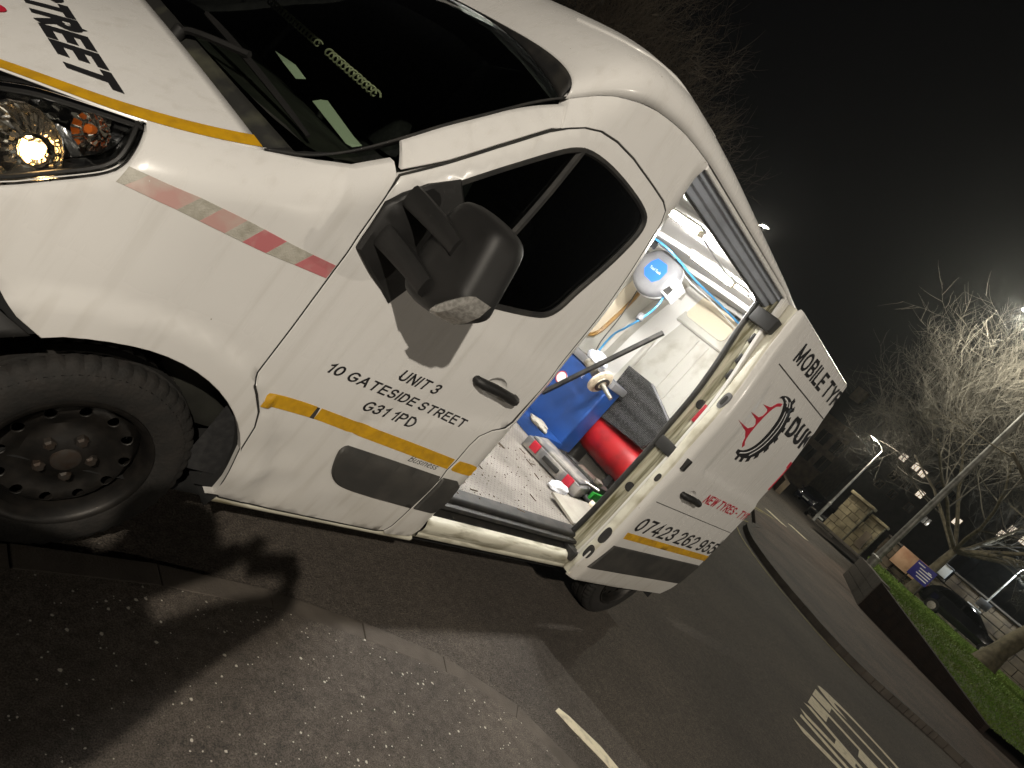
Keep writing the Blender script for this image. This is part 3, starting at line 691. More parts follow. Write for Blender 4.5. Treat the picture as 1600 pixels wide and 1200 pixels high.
# header above the opening: painted strip, then a deep grey rail
hd = [(1.438, 2.328), (2.725, 2.328), (2.725, 2.353), (1.438, 2.349)]
skin(MB(), hd, Y, res=.06, step=.03, edge=.004, thick=.012).build('roof_side_rail', 'paint', van)
hp = [(.150, 2.331), (.168, 2.328), (.172, 2.306), (.186, 2.300), (.192, 2.270), (.206, 2.262), (.212, 2.238), (.235, 2.232), (.25, 2.25), (.26, 2.40)]
MB().grid(lambda u, v: (1.445 + 1.30 * u, hermite([(i, p[0]) for i, p in enumerate(hp)], v * 9), hermite([(i, p[1]) for i, p in enumerate(hp)], v * 9)), 4, 36).build('door_top_track', 'railgrey', van, smooth=30)
MB().tube([(1.45, .222, 2.232), (2.72, .222, 2.232)], .007, 6).build('header_seal', 'rubber', van)
# ---- threshold and sill
def prism(pr, x0, x1, n=6): return lambda u, v: (x0 + (x1 - x0) * u, pr[round(v * (len(pr) - 1))][0], pr[round(v * (len(pr) - 1))][1])
def extr(pr, x0, x1, name, m, smooth=50, nx=4):
    pr = list(pr); mb = MB(); return mb.grid(prism(pr, x0, x1), nx, len(pr) - 1).build(name, m, van, smooth=smooth)
extr([(.20, .557), (.128, .5575), (.118, .553), (.112, .540), (.116, .526)], 1.44, 2.78, 'threshold_strip', 'rubber')
extr([(.116, .527), (.085, .524), (.080, .512), (.085, .502), (.13, .500), (.13, .478), (.07, .474), (.060, .470)], 1.46, 2.80, 'lower_door_track', 'rubber', 30)
sp = spline([(.062, .472), (.050, .468), (.034, .462), (.022, .446), (.018, .425), (.024, .404), (.030, .392), (.026, .384), (.030, .368), (.055, .352), (.12, .342)], 3)
extr(sp, 1.43, 2.84, 'side_sill', 'sillpaint', 60)
# ---- jamb at the back of the opening (grimy painted step, then rubber seal)
JZ = [.40, .55, .75, 1.0, 1.25, 1.45, 1.62, 1.8, 1.95, 2.08, 2.18, 2.26, 2.31]
def jy(z): return Y(2.72, z)
def jamb(u, v):
    z = .40 + 1.93 * u; y = jy(z)
    pr = [(.000, .002), (.004, .022), (.020, .030), (.022, .052), (.036, .060), (.036, .098), (.020, .112), (.020, .128)]
    k = v * (len(pr) - 1); i = min(int(k), len(pr) - 2); f = k - i
    dx = pr[i][0] + (pr[i + 1][0] - pr[i][0]) * f; dy = pr[i][1] + (pr[i + 1][1] - pr[i][1]) * f
    return (OP1 + dx, y + dy, z)
MB().grid(jamb, 40, 21).build('door_jamb', 'grime', van, smooth=35)
sl = []
for k in range(41):
    z = .54 + 1.70 * k / 40; b = .135 + .0 * z
    sl.append((OP1 + .012 + .0 * k, jy(z) + b, z))
sl += [(OP1 - .02, jy(2.27) + .142, 2.262), (OP1 - .07, jy(2.28) + .13, 2.275), (OP1 - .16, jy(2.28) + .115, 2.278)]
MB().tube(sl, .017, 8).build('opening_seal', 'rubber', van)
for z in (.98, 1.60):
    MB().lathe([(.0, -.004), (.026, -.003), (.030, .003), (.0, .004)], (OP1 + .030, jy(z) + .075, z), (1, 0, 0), 14).build('rubber_buffer', 'rubber', van)
MB().box((OP1 - .004, jy(1.28) - .11, 1.26), (OP1 + .03, jy(1.28) + .125, 1.335), .006).build('striker_bracket', 'plastic', van)
MB().box((OP1 + .008, jy(1.5) + .02, 1.50), (OP1 + .022, jy(1.5) + .05, 1.62), .004).build('jamb_reflector', 'latch', van)
MB().box((OP1 - .03, jy(2.2) - .05, 2.13), (OP1 + .05, jy(2.2) + .10, 2.22), .01).build('upper_roller_arm', 'plastic', van)
MB().box((OP1 - .05, .0, .44), (OP1 + .06, .10, .50), .008).build('lower_roller_arm', 'black_metal', van)
# ---- sliding door, run back along the side
DY = -.098
def Yd(x, z):
    y = Y(x, z) + DY
    # rolled front edge
    fx = hermite([(.36, 2.70), (.6, 2.695), (1.1, 2.690), (1.6, 2.705), (1.9, 2.73), (2.32, 2.775)], z)
    d = x - fx
    if d < .055: y += .035 * (1 - max(0, d) / .055) ** 2
    # shallow pressed field
    y += .007 * smooth01((z - 1.30) / .03) * (1 - smooth01((z - 1.92) / .03)) * smooth01((x - 2.98) / .04)
    return y
sdo = [(2.700, .372), (3.278, .372), (3.98, .392), (4.040, .46), (4.066, .533), (4.095, .722), (4.106, 1.046), (4.104, 1.394), (4.120, 1.66), (4.130, 1.97), (4.128, 2.345), (4.10, 2.352), (2.80, 2.345), (2.782, 2.31), (2.755, 2.11), (2.730, 1.90), (2.712, 1.70), (2.700, 1.5), (2.693, 1.15), (2.697, .884), (2.694, .679), (2.680, .458)]
scup = [(3.085 + .065 * math.cos(a), 1.140 + .048 * math.sin(a)) for a in [math.pi * 2 * k / 20 for k in range(20)]]
sd = skin(MB(), sdo, Yd, [scup], res=.028, step=.018, edge=.004, thick=.012).build('sliding_door', 'paint', van)
# its inner frame: cream front edge face and inner skin
def dfx(z): return hermite([(.36, 2.70), (.6, 2.695), (1.1, 2.690), (1.5, 2.700), (1.7, 2.712), (1.9, 2.73), (2.11, 2.755), (2.31, 2.782)], z)
def dface(u, v):
    z = .385 + 1.945 * u; y0 = Y(2.72, z) + DY + .030
    pr = [(.002, .0), (-.006, .010), (-.004, .030), (.002, .052), (.016, .066), (.05, .072)]
    k = v * 5; i = min(int(k), 4); f = k - i
    return (dfx(z) + pr[i][0] + (pr[i + 1][0] - pr[i][0]) * f, y0 + pr[i][1] + (pr[i + 1][1] - pr[i][1]) * f, z)
MB().grid(dface, 40, 15).build('door_edge', 'cream', sd, smooth=50)
MB().grid(lambda u, v: (dfx(.4 + 1.92 * v) + .05 + (4.08 - dfx(.4 + 1.92 * v) - .05) * u, Y(3.2, .4 + 1.92 * v) + DY + .10, .4 + 1.92 * v), 8, 20).build('door_inner_skin', 'inner', sd)
MB().lathe([(1.0, 0), (.92, .35), (.7, .75), (.4, .95), (0.001, 1.0)], (0, 0, 0), (0, 1, 0), 20).build('sliding_handle_cup', 'paint', sd)
hc = bpy.data.objects['sliding_handle_cup']
for v in hc.data.vertices:
    x, y, z = v.co; v.co = (3.085 + x * .066, Yd(3.085, 1.14) + .002 + y * .028, 1.14 + z * .049)
MB().tube([(x, Yd(x, z) + dy, z) for x, z, dy in [(2.96, 1.142, .01), (2.97, 1.142, -.014), (3.0, 1.145, -.028), (3.06, 1.149, -.034), (3.13, 1.146, -.034), (3.19, 1.140, -.028), (3.21, 1.138, .0), (3.212, 1.138, .01)]], [.014, .02, .022, .021, .020, .022, .022, .018], 10).build('sliding_door_handle', 'plastic', sd)
def oval(xc, zc, yc, ry, rz, name, m, t=.004, nx=-1):
    mb = MB(); pts = [(ry * math.copysign(abs(math.cos(a)) ** .7, math.cos(a)), rz * math.copysign(abs(math.sin(a)) ** .7, math.sin(a))) for a in [2 * math.pi * k / 20 for k in range(20)]]
    vs = [(xc - t, yc + p, zc + q) for p, q in pts] + [(xc + .01, yc + p * 1.02, zc + q * 1.02) for p, q in pts]; n = 20
    fs = [tuple(range(n))] + [(i, (i + 1) % n, n + (i + 1) % n, n + i) for i in range(n)]
    return mb.add(vs, fs).build(name, m, sd)
ye = lambda z: Y(2.72, z) + DY + .050
oval(dfx(1.70) - .004, 1.70, ye(1.70), .020, .052, 'door_latch', 'grey', .010)
oval(dfx(1.70) - .012, 1.70, ye(1.70), .010, .030, 'latch_slot_shade', 'rubber', .006)  # dark oval stands in for the shade inside the slot
oval(dfx(1.145) - .004, 1.145, ye(1.145), .014, .026, 'edge_hole_shade', 'rubber')  # dark raised ovals stand in for shaded holes in the edge
oval(dfx(.68) - .004, .70, ye(.70), .022, .055, 'edge_hole_shade', 'rubber')
oval(dfx(.57) - .004, .565, ye(.565), .022, .045, 'edge_hole_shade', 'rubber')
for z in (1.83, 1.93, 2.06): MB().box((OP1 + .004, jy(z) + .024, z - .030), (OP1 + .026, jy(z) + .044, z + .030), .004).build('jamb_clip', 'plastic', van)
# graphics on the sliding door
skin(MB(), [(2.93, 2.053), (4.112, 2.066), (4.112, 2.073), (2.93, 2.060)], lambda x, z: Yd(x, z) - .0040, res=.08, step=.03, edge=.001, thick=.004).build('upper_groove_shade', 'trim', sd)  # dark strip drawn for the shade of the upper pressed line
skin(MB(), [(2.775, 1.028), (4.10, 1.046), (4.10, 1.050), (2.775, 1.032)], lambda x, z: Yd(x, z) - .0030, res=.08, step=.03, edge=.0008, thick=.004).build('belt_groove_shade', 'trim', sd)  # thin dark strip in place of a shaded belt groove
ps = lambda x0, x1, z0, z1, dz=0.0: side_place(x0, x1, z0, z1, .0022, Yd, dz)
sm = [(2.760, .682), (4.085, .722), (4.050, .528), (2.728, .490)]
skin(MB(), sm, lambda x, z: Yd(x, z) - .010 , res=.08, step=.03, edge=.005, thick=.012).build('sliding_door_moulding', 'trim', sd)
decal(MB(), [(2.785, .744), (4.096, .770), (4.100, .817), (2.775, .790)], Yd, off=.0022).build('sliding_door_stripe', 'yellow', sd)
lettering('sliding_door_lettering', '07423 262 955', ps(2.790, 4.085, .812, .925, .020), 'black_vinyl', sd, slant=.025, wt=.18)
lettering('sliding_door_lettering', 'NEW TYRES - TYR', ps(3.285, 4.125, 1.150, 1.226, .02), 'red_vinyl', sd, slant=.02, clip=.965, wt=.19)
lettering('sliding_door_lettering', 'DUK', ps(3.640, 4.175, 1.795, 1.960), 'black_vinyl', sd, slant=.03, clip=.86, wt=.27, gap=.12)
lettering('sliding_door_lettering', 'MOBILE TYR', ps(3.055, 4.140, 2.130, 2.268, .03), 'black_vinyl', sd, slant=.02, clip=.965, wt=.20)
decal(MB(), [(4.070, 1.650), (4.117, 1.645), (4.117, 1.700), (4.074, 1.700)], Yd, off=.0022).build('sliding_door_mark', 'red_vinyl', sd)
decal(MB(), [(4.086, 1.45), (4.107, 1.45), (4.115, 1.65), (4.098, 1.65)], Yd, off=.0021).build('sliding_door_mark', 'red_vinyl', sd)
# tyre emblem: tread crescent with lugs, white gap line, red skyline arc
oc = spline([(3.233, 1.950), (3.300, 1.972), (3.385, 1.978), (3.480, 1.955), (3.552, 1.893), (3.578, 1.815), (3.565, 1.720), (3.510, 1.620), (3.430, 1.552), (3.330, 1.518), (3.240, 1.512), (3.187, 1.520)], 5)
ic = spline([(3.179, 1.543), (3.270, 1.562), (3.350, 1.625), (3.395, 1.720), (3.405, 1.810), (3.390, 1.875), (3.340, 1.925), (3.270, 1.940), (3.227, 1.930)], 5)
decal(MB(), oc + ic, Yd, off=.0022, step=.012).build('tyre_emblem', 'black_vinyl', sd)
for k in range(12, len(oc) - 6, 4):
    a, b = Vector(oc[k]), Vector(oc[k + 2]); n_ = Vector((b.y - a.y, a.x - b.x)).normalized(); n_ = n_ if n_.dot(a - Vector((3.34, 1.75))) > 0 else -n_
    q = [a - n_ * .004, b - n_ * .004, b + n_ * .030, a + n_ * .030]
    decal(MB(), [tuple(p) for p in q], Yd, off=.0021, step=.02).build('tyre_emblem_lug', 'black_vinyl', sd)
for wl2 in ([(3.290, 1.957), (3.370, 1.950), (3.435, 1.905), (3.460, 1.83), (3.450, 1.735), (3.405, 1.635), (3.330, 1.565), (3.235, 1.532)], [(3.400, 1.962), (3.470, 1.915), (3.510, 1.83), (3.500, 1.735), (3.455, 1.635), (3.380, 1.556)]):
    wl2 = spline(wl2, 5); c0 = Vector((3.30, 1.75))
    o1 = [tuple(Vector(p) + (Vector(p) - c0).normalized() * .0045) for p in wl2]; o2 = [tuple(Vector(p) - (Vector(p) - c0).normalized() * .0045) for p in wl2]
    decal(MB(), o1 + o2[::-1], Yd, off=.0027, step=.012).build('tyre_emblem_line', 'white', sd)
ra_ = spline([(3.325, 1.912), (3.262, 1.892), (3.215, 1.85), (3.182, 1.79), (3.162, 1.72), (3.156, 1.65), (3.175, 1.60), (3.215, 1.575)], 5); c0 = Vector((3.30, 1.75))
o1 = [tuple(Vector(p) + (Vector(p) - c0).normalized() * .011) for p in ra_]; o2 = [tuple(Vector(p) - (Vector(p) - c0).normalized() * .011) for p in ra_]
decal(MB(), o1 + o2[::-1], Yd, off=.0024, step=.012).build('tyre_emblem_arc', 'red_vinyl', sd)
for tip, b0, b1 in (((3.075, 1.835), (3.222, 1.870), (3.195, 1.815)), ((2.975, 1.755), (3.180, 1.790), (3.160, 1.715)), ((2.895, 1.672), (3.158, 1.705), (3.152, 1.620))):
    mx = (b0[0] * .75 + tip[0] * .25, (b0[1] + b1[1]) / 2 + .010); my = (b1[0] * .75 + tip[0] * .25, (b0[1] + b1[1]) / 2 - .010)
    decal(MB(), [tip, my, b1, b0, mx], Yd, off=.0023, step=.03).build('tyre_emblem_spike', 'red_vinyl', sd)
# ---- far side, front, rear doors, floor pan
far = MB()
def farside(u, v):
    x = -.50 + 5.18 * u; z = .36 + (utop(max(x, -.5)) - .36) * v; return (x, 2 - Y(x, z), z)
far.grid(farside, 60, 24).build('far_side_panel', 'paint', van)
def bump(u, v):
    # plan curve of the nose from the near arch round to the far arch
    pts = [(-.25, 0), (-.40, 0), (-.55, 0), (-.68, 0), (-.76, 0)]
    z0 = .27; z1 = hermite([(0, .72), (.12, .80), (.22, .90), (.3, .92), (1, .92)], min(u, 1 - u) * 1.0)
    z = z0 + (z1 - z0) * v; a = min(u, 1 - u) * 2
    xs = -.012 - math.sqrt(max(.0, .462 ** 2 - (min(z, .72) - .345) ** 2))
    if a < .5: x = xs + (-.775 - xs) * (a / .5); y = Y(x, max(z, .5)) - .008
    else:
        k = (a - .5) / .5; x = -.775 - .085 * math.sin(k * math.pi / 2); y0 = Y(-.775, max(z, .5)) - .008; y = y0 + (1 - y0) * k
    if u > .5: y = 2 - y
    return (x + .04 * (1 - v) * (a > .5), y, z)
MB().grid(bump, 80, 8).build('front_bumper', 'plastic', van, solid=.006)
def nose(u, v):
    k = u; e = Vector(bump(.25 + .5 * u, 1)); t = min(u, 1 - u) * 2; b = bonnet(1.0, t)
    if u > .5: b = Vector((b.x, 2 - b.y, b.z))
    return e.lerp(b, v)
MB().grid(nose, 40, 4).build('grille', 'plastic', van, solid=.004)
MB().grid(lambda u, v: (-.3 + 4.9 * u, .10 + 1.80 * v, .30 + .0 * u), 4, 4).build('underbody', 'under', van)
MB().box((.44, .06, .32), (1.40, .10, .50)).build('inner_sill', 'under', van)
MB().box((2.80, .13, .30), (3.2, .17, .56)).build('inner_sill', 'under', van)
# ---- headlamp
def hoff(d): return lambda x, z: Y(x, z) + d
hl = spline([p for p in headl], 3, True)
hp_ = offset_poly(hl if area2(hl) > 0 else hl[::-1], .003)
lamp = skin(MB(), hp_, hoff(.105), res=.05, step=.03, thick=.01).build('headlamp', 'lampblack', van)
mb = MB(); n = len(hp_)
mb.add([(x, Y(x, z) + .004, z) for x, z in hp_] + [(x * .98 - .006, Y(x, z) + .104, z * .96 + .045) for x, z in hp_], [(i, (i + 1) % n, n + (i + 1) % n, n + i) for i in range(n)])
mb.build('lamp_housing', 'lampblack', lamp)
skin(MB(), offset_poly(hp_, .002), hoff(-.001), res=.035, step=.02, edge=.004, thick=.006).build('lamp_lens', 'lens', lamp)
mb = MB().tube([(x, Y(x, z) + .004, z) for x, z in offset_poly(hp_, .012)], .006, 6, closed=True).build('lamp_rim', 'plastic', lamp)
def bowl(c, ax, R, d, name, m='chrome', n=28): return MB().lathe([(R, 0), (R * .93, d * .22), (R * .78, d * .5), (R * .5, d * .8), (R * .2, d * .97), (.002, d)], c, ax, n).build(name, m, lamp, smooth=80)
hx, hz = -.455, 1.055; hy = Y(hx, hz)
ax = Vector((.55, .83, -.05))
for nm, cx, cz, R, d in (('reflector_bowl', -.470, 1.080, .092, .080),):
    o = MB().lathe([(R, 0), (R * .97, .004), (R * .93, d * .22), (R * .78, d * .5), (R * .5, d * .8), (R * .2, d * .97)], (cx, Y(cx, cz) + .022, cz), ax, 36, mod=lambda j, k: .0022 * (k % 2)).build(nm, 'chrome', lamp, smooth=15)
MB().lathe([(.0, -.006), (.011, -.005), (.018, .002), (.018, .016), (.012, .03)], (-.440, Y(-.440, 1.082) + .050, 1.082), ax, 20).build('lamp_bulb', 'bulb', lamp)
MB().lathe([(.030, -.004), (.036, .0), (.036, .02), (.028, .03)], (-.437, Y(-.437, 1.082) + .056, 1.082), ax, 24, mod=lambda j, k: .002 * (k % 2)).build('bulb_shield', 'chrome', lamp, smooth=20)
cx, cz = -.378, 1.195
MB().lathe([(.040, 0), (.036, .016), (.028, .034), (.014, .05), (.003, .055)], (cx, Y(cx, cz) + .016, cz), ax, 24, mod=lambda j, k: .0018 * (k % 2)).build('indicator_bowl', 'chrome', lamp, smooth=15)
MB().lathe([(.0, -.012), (.009, -.009), (.012, .0), (.010, .018)], (cx, Y(cx, cz) + .034, cz), ax, 12).build('indicator_bulb', 'amber', lamp)
# faceted chrome infill between the bowls
mb = MB()
def infill(u, v):
    x = -.58 + .24 * u; z = 1.095 + .040 * v + (x + .58) * .42; return (x, Y(x, z) + .075 + .012 * ((int(u * 14) % 2) - .5), z)
MB().grid(infill, 14, 3).build('upper_reflector', 'chrome', lamp, smooth=5)
# ---- wheels
def dish(x, z):
    r = math.hypot(x, z - .343)
    return .05 + hermite([(0, .030), (.045, .028), (.06, .040), (.085, .052), (.11, .062), (.135, .050), (.165, .044), (.185, .060), (.2, .085)], r)
def make_wheel(cx, side):
    circ = lambda r, n, x0=0, z0=.343: [(x0 + r * math.cos(2 * math.pi * k / n), z0 + r * math.sin(2 * math.pi * k / n)) for k in range(n)]
    holes = [circ(.0155, 12, .158 * math.cos(a), .343 + .158 * math.sin(a)) for a in [2 * math.pi * (k + .3) / 12 for k in range(12)]]
    mb = MB(); skin(mb, circ(.198, 48), dish, holes, res=.025, step=.012, edge=.002, thick=.006)
    mb.lathe([(.196, .035), (.203, .012), (.212, .002), (.2215, .0), (.2225, .010), (.214, .016), (.205, .030), (.198, .06), (.196, .16), (.205, .20)], (0, .05, .343), (0, 1, 0), 64)
    X = Matrix.Translation((cx, 0, 0)) if side < 0 else Matrix.Translation((cx, 2, 0)) @ Matrix.Diagonal((1, -1, 1, 1))
    def fin(mb, *a, **k):
        mb.v = [tuple(X @ Vector(p)) for p in mb.v]; return mb.build(*a, **k)
    whl = fin(mb, 'wheel', 'steelrim', van)
    pr = [(.214, .030), (.219, .012), (.232, .004), (.262, .0), (.292, .003), (.306, .009), (.308, .012), (.322, .018), (.334, .028), (.3405, .042), (.3425, .058), (.335, .060), (.335, .068), (.3428, .070), (.343, .104), (.335, .106), (.335, .116), (.343, .118), (.343, .150), (.335, .152), (.335, .160), (.3425, .162), (.3405, .178), (.332, .194), (.31, .212), (.27, .222), (.225, .215), (.214, .195)]
    def md(j, k):
        if 6 <= j <= 10 and k % 3 == 0: return -.0075
        if 17 <= j <= 23 and k % 3 == 1: return -.0075
        return 0
    fin(MB().lathe(pr, (0, .05, .343), (0, 1, 0), 150, mod=md), 'tyre', 'tyre', whl, smooth=35)
    for k in range(5):
        a = 2 * math.pi * (k + .1) / 5
        fin(MB().lathe([(.0, -.018), (.012, -.017), (.017, -.010), (.017, .015)], (.066 * math.cos(a), .092, .343 + .066 * math.sin(a)), (0, 1, 0), 6), 'wheel_nut', 'nut', whl, smooth=20)
    fin(MB().lathe([(.0, .0), (.026, .001), (.038, .006), (.043, .018), (.046, .03)], (0, .070, .343), (0, 1, 0), 20), 'hub_cap', 'nut', whl)
    return whl
for cx in (0.0, 3.682):
    for s in (-1, 1): make_wheel(cx, s)
MB().tube([(0, .3, .343), (0, 1.7, .343)], .04, 8).build('axle', 'under', van)
MB().tube([(3.682, .3, .343), (3.682, 1.7, .343)], .05, 8).build('axle', 'under', van)
# ================================================================ CAB INTERIOR (parts of the van)
def dashs(u, v):
    x = -.10 + .62 * u; y = .16 + 1.68 * v
    e = math.sin(math.pi * min(1, max(0, v))) ** .3
    return (x + .16 * (1 - e), y, 1.452 + .043 * smooth01(u * 3.0) - .30 * max(0, u - .78) ** 1.2)
MB().grid(dashs, 16, 24).build('dashboard', 'dash', van)
MB().box((.10, .18, .50), (.42, 1.82, 1.32), .04).build('dashboard_front', 'dash', van)
def seat(y0, y1, name='seat'):
    mb = MB(); mb.box((.72, y0, .72), (1.22, y1, .92), .05)
    mb.X = Matrix.Translation((1.22, 0, .88)) @ Matrix.Rotation(math.radians(-12), 4, 'Y'); mb.box((-.10, y0, 0), (.06, y1, .64), .05)
    mb.box((-.07, (y0 + y1) / 2 - .13, .66), (.03, (y0 + y1) / 2 + .13, .86), .04); mb.X = Matrix.Identity(4)
    mb.box((.78, y0 + .05, .50), (1.15, y1 - .05, .74))
    return mb.build(name, 'seat', van)
seat(.20, .66); seat(.68, 1.12); seat(1.28, 1.76)
MB().tube([(.62 + .05 * math.sin(a) , 1.52 + .19 * math.cos(a), 1.36 + .17 * math.sin(a)) for a in [2 * math.pi * k / 28 for k in range(28)]], .015, 8, closed=True).build('steering_wheel', 'plastic', van)
MB().tube([(.40, 1.52, 1.2), (.63, 1.52, 1.36)], .03, 8).build('steering_column', 'plastic', van)
MB().grid(lambda u, v: (1.475, Y(1.4, .36 + 1.96 * v) + .06 + (2 - 2 * Y(1.4, .36 + 1.96 * v) - .12) * u, .36 + 1.96 * v), 2, 14).build('bulkhead', 'inner', van, solid=.02)
MB().grid(lambda u, v: (1.447, Y(1.4, .36 + 1.96 * v) + .05 + (2 - 2 * Y(1.4, .36 + 1.96 * v) - .07) * u, .36 + 1.97 * v), 2, 14).build('cab_rear_dark_lining', 'seat', van)  # dark sheet added over the white bulkhead so the cab looks unlit
MB().box((.40, .10, .34), (1.44, 1.9, .50)).build('cab_floor', 'under', van)
MB().grid(lambda u, v: (.665 + .78 * u, .22 + 1.56 * v, 2.045 + .115 * math.sin(math.pi * v) + .20 * math.sin(u * 1.5)), 6, 6).build('cab_headlining', 'seat', van)
MB().grid(lambda u, v: (.02 + 1.45 * u, 2 - Y(.02 + 1.45 * u, .40 + (utop(.02 + 1.45 * u) - .41) * v) - .025, .40 + (utop(.02 + 1.45 * u) - .41) * v), 24, 14).build('cab_far_dark_lining', 'seat', van)  # dark sheet added to keep the far cab side black behind glass
# door inner card so light does not show through below the glass
MB().grid(lambda u, v: (.30 + 1.06 * u, Y(.9, .40 + .86 * v) + .07, .40 + .86 * v), 4, 6).build('door_card', 'seat', van)
# papers, coiled lead and cord lying on the dashboard: loose things
def on_dash(v, u, up=.004):
    p = dashs(u, v); return Vector((p[0], p[1], p[2] + up))
def sheet(name, pts, m, label, cat, bend=.012):
    mb = MB(); mb.add([tuple(p) for p in pts] , [tuple(range(len(pts)))])
    o = mb.build(name, m, None, smooth=0); md = o.modifiers.new('Solidify', 'SOLIDIFY'); md.thickness = .0012
    return tag(o, label, cat)
# ================================================================ LOAD BAY (parts of the van)
MB().grid(lambda u, v: (1.50 + 3.14 * u, .13 + 1.75 * v, .556), 2, 2).build('load_floor', mat('placeholder floor', (.3, .27, .24)), van)
fl = bpy.data.objects['load_floor']
def chequer():
    m = bpy.data.materials.new('worn chequer plate'); nt, b, o = nodes(m); L = nt.links.new
    tc = nt.nodes.new('ShaderNodeTexCoord'); n = nt.nodes.new('ShaderNodeTexNoise'); n.inputs['Scale'].default_value = 3.2; n.inputs['Detail'].default_value = 10; L(tc.outputs['Object'], n.inputs['Vector'])
    r = nt.nodes.new('ShaderNodeMapRange'); r.inputs['From Min'].default_value = .38; r.inputs['From Max'].default_value = .68; L(n.outputs[0], r.inputs[0])
    mx = nt.nodes.new('ShaderNodeMix'); mx.data_type = 'RGBA'; mx.inputs[6].default_value = (.27, .25, .225, 1); mx.inputs[7].default_value = (.135, .12, .105, 1); L(r.outputs[0], mx.inputs[0])
    b.inputs['Roughness'].default_value = .65
    mp = nt.nodes.new('ShaderNodeMapping'); mp.inputs['Scale'].default_value = (34, 34, 34); mp.inputs['Rotation'].default_value = (0, 0, .785); L(tc.outputs['Object'], mp.inputs[0])
    ck = nt.nodes.new('ShaderNodeTexBrick'); ck.inputs['Scale'].default_value = 1.0; ck.inputs['Mortar Size'].default_value = .12; ck.inputs['Color1'].default_value = (1, 1, 1, 1); ck.inputs['Color2'].default_value = (.9, .9, .9, 1); ck.inputs['Mortar'].default_value = (0, 0, 0, 1); ck.offset = .5; ck.inputs['Brick Width'].default_value = 1.6; ck.inputs['Row Height'].default_value = .6
    L(mp.outputs[0], ck.inputs[0])
    cm = nt.nodes.new('ShaderNodeMapRange'); cm.inputs['To Min'].default_value = .62; cm.inputs['To Max'].default_value = 1.1; L(ck.outputs[0], cm.inputs[0])
    mm = nt.nodes.new('ShaderNodeMix'); mm.data_type = 'RGBA'; mm.blend_type = 'MULTIPLY'; mm.inputs[0].default_value = 1; L(mx.outputs[2], mm.inputs[6]); L(cm.outputs[0], mm.inputs[7]); L(mm.outputs[2], b.inputs['Base Color'])
    bp = nt.nodes.new('ShaderNodeBump'); bp.inputs['Strength'].default_value = .8; bp.inputs['Distance'].default_value = .004; L(ck.outputs[0], bp.inputs['Height']); L(bp.outputs[0], b.inputs['Normal'])
    return m
fl.data.materials.clear(); fl.data.materials.append(chequer())
MB().box((1.50, .13, .33), (4.62, 1.88, .552)).build('floor_pan', 'under', van)
YI = lambda z: 2 - Y(3.0, z) - .055
def farw(u, v):
    x = 1.53 + 3.10 * u; z = .556 + 1.85 * v; return (x, YI(z), z)
MB().grid(farw, 4, 14).build('load_wall', 'inner', van)
MB().grid(lambda u, v: (2.76 + 1.66 * u, Y(3.0, .556 + 1.80 * v) + .10, .556 + 1.80 * v), 3, 14).build('load_wall', 'inner', van)
def cz(x): return 2.392 - .050 * smooth01((x - 2.2) / .7)
def ceil(u, v):
    x = 1.50 + 3.11 * u; y = .24 + 1.52 * v + .12 * (1 - 2 * v) * smooth01((x - 3.9) / .7); return (x, y, cz(x) + .022 * math.sin(math.pi * v))
MB().grid(ceil, 16, 12).build('load_ceiling', 'ceilwhite', van)
for x in (2.05, 2.62, 3.32, 3.9, 4.4):
    mb = MB(); 
    def rib(u, v): 
        y = .26 + 1.48 * u; a = v * 3; dx = [-.045, -.03, .03, .045][round(a)]; dz = [0, -.035, -.035, 0][round(a)]
        return (x + dx, y, cz(x) - .003 + .022 * math.sin(math.pi * u) + dz)
    mb.grid(rib, 12, 3); mb.build('roof_rib_inner', 'ceilwhite', van, smooth=30)
# vertical ribs on the far wall
for x in (2.1, 2.75, 3.35, 4.35):
    MB().grid(lambda u, v: (x + [-.05, -.035, .035, .05][round(v * 3)], YI(.6 + 1.7 * u) - [0, .03, .03, 0][round(v * 3)], .6 + 1.7 * u), 12, 3).build('wall_rib', 'inner', van, smooth=30)
MB().grid(lambda u, v: (1.53 + 3.1 * u, YI(2.1) - [0, .04, .04, 0][round(v * 3)], 2.20 + [-.05, -.035, .035, .05][round(v * 3)]), 3, 3).build('wall_rail', 'inner', van, smooth=30)
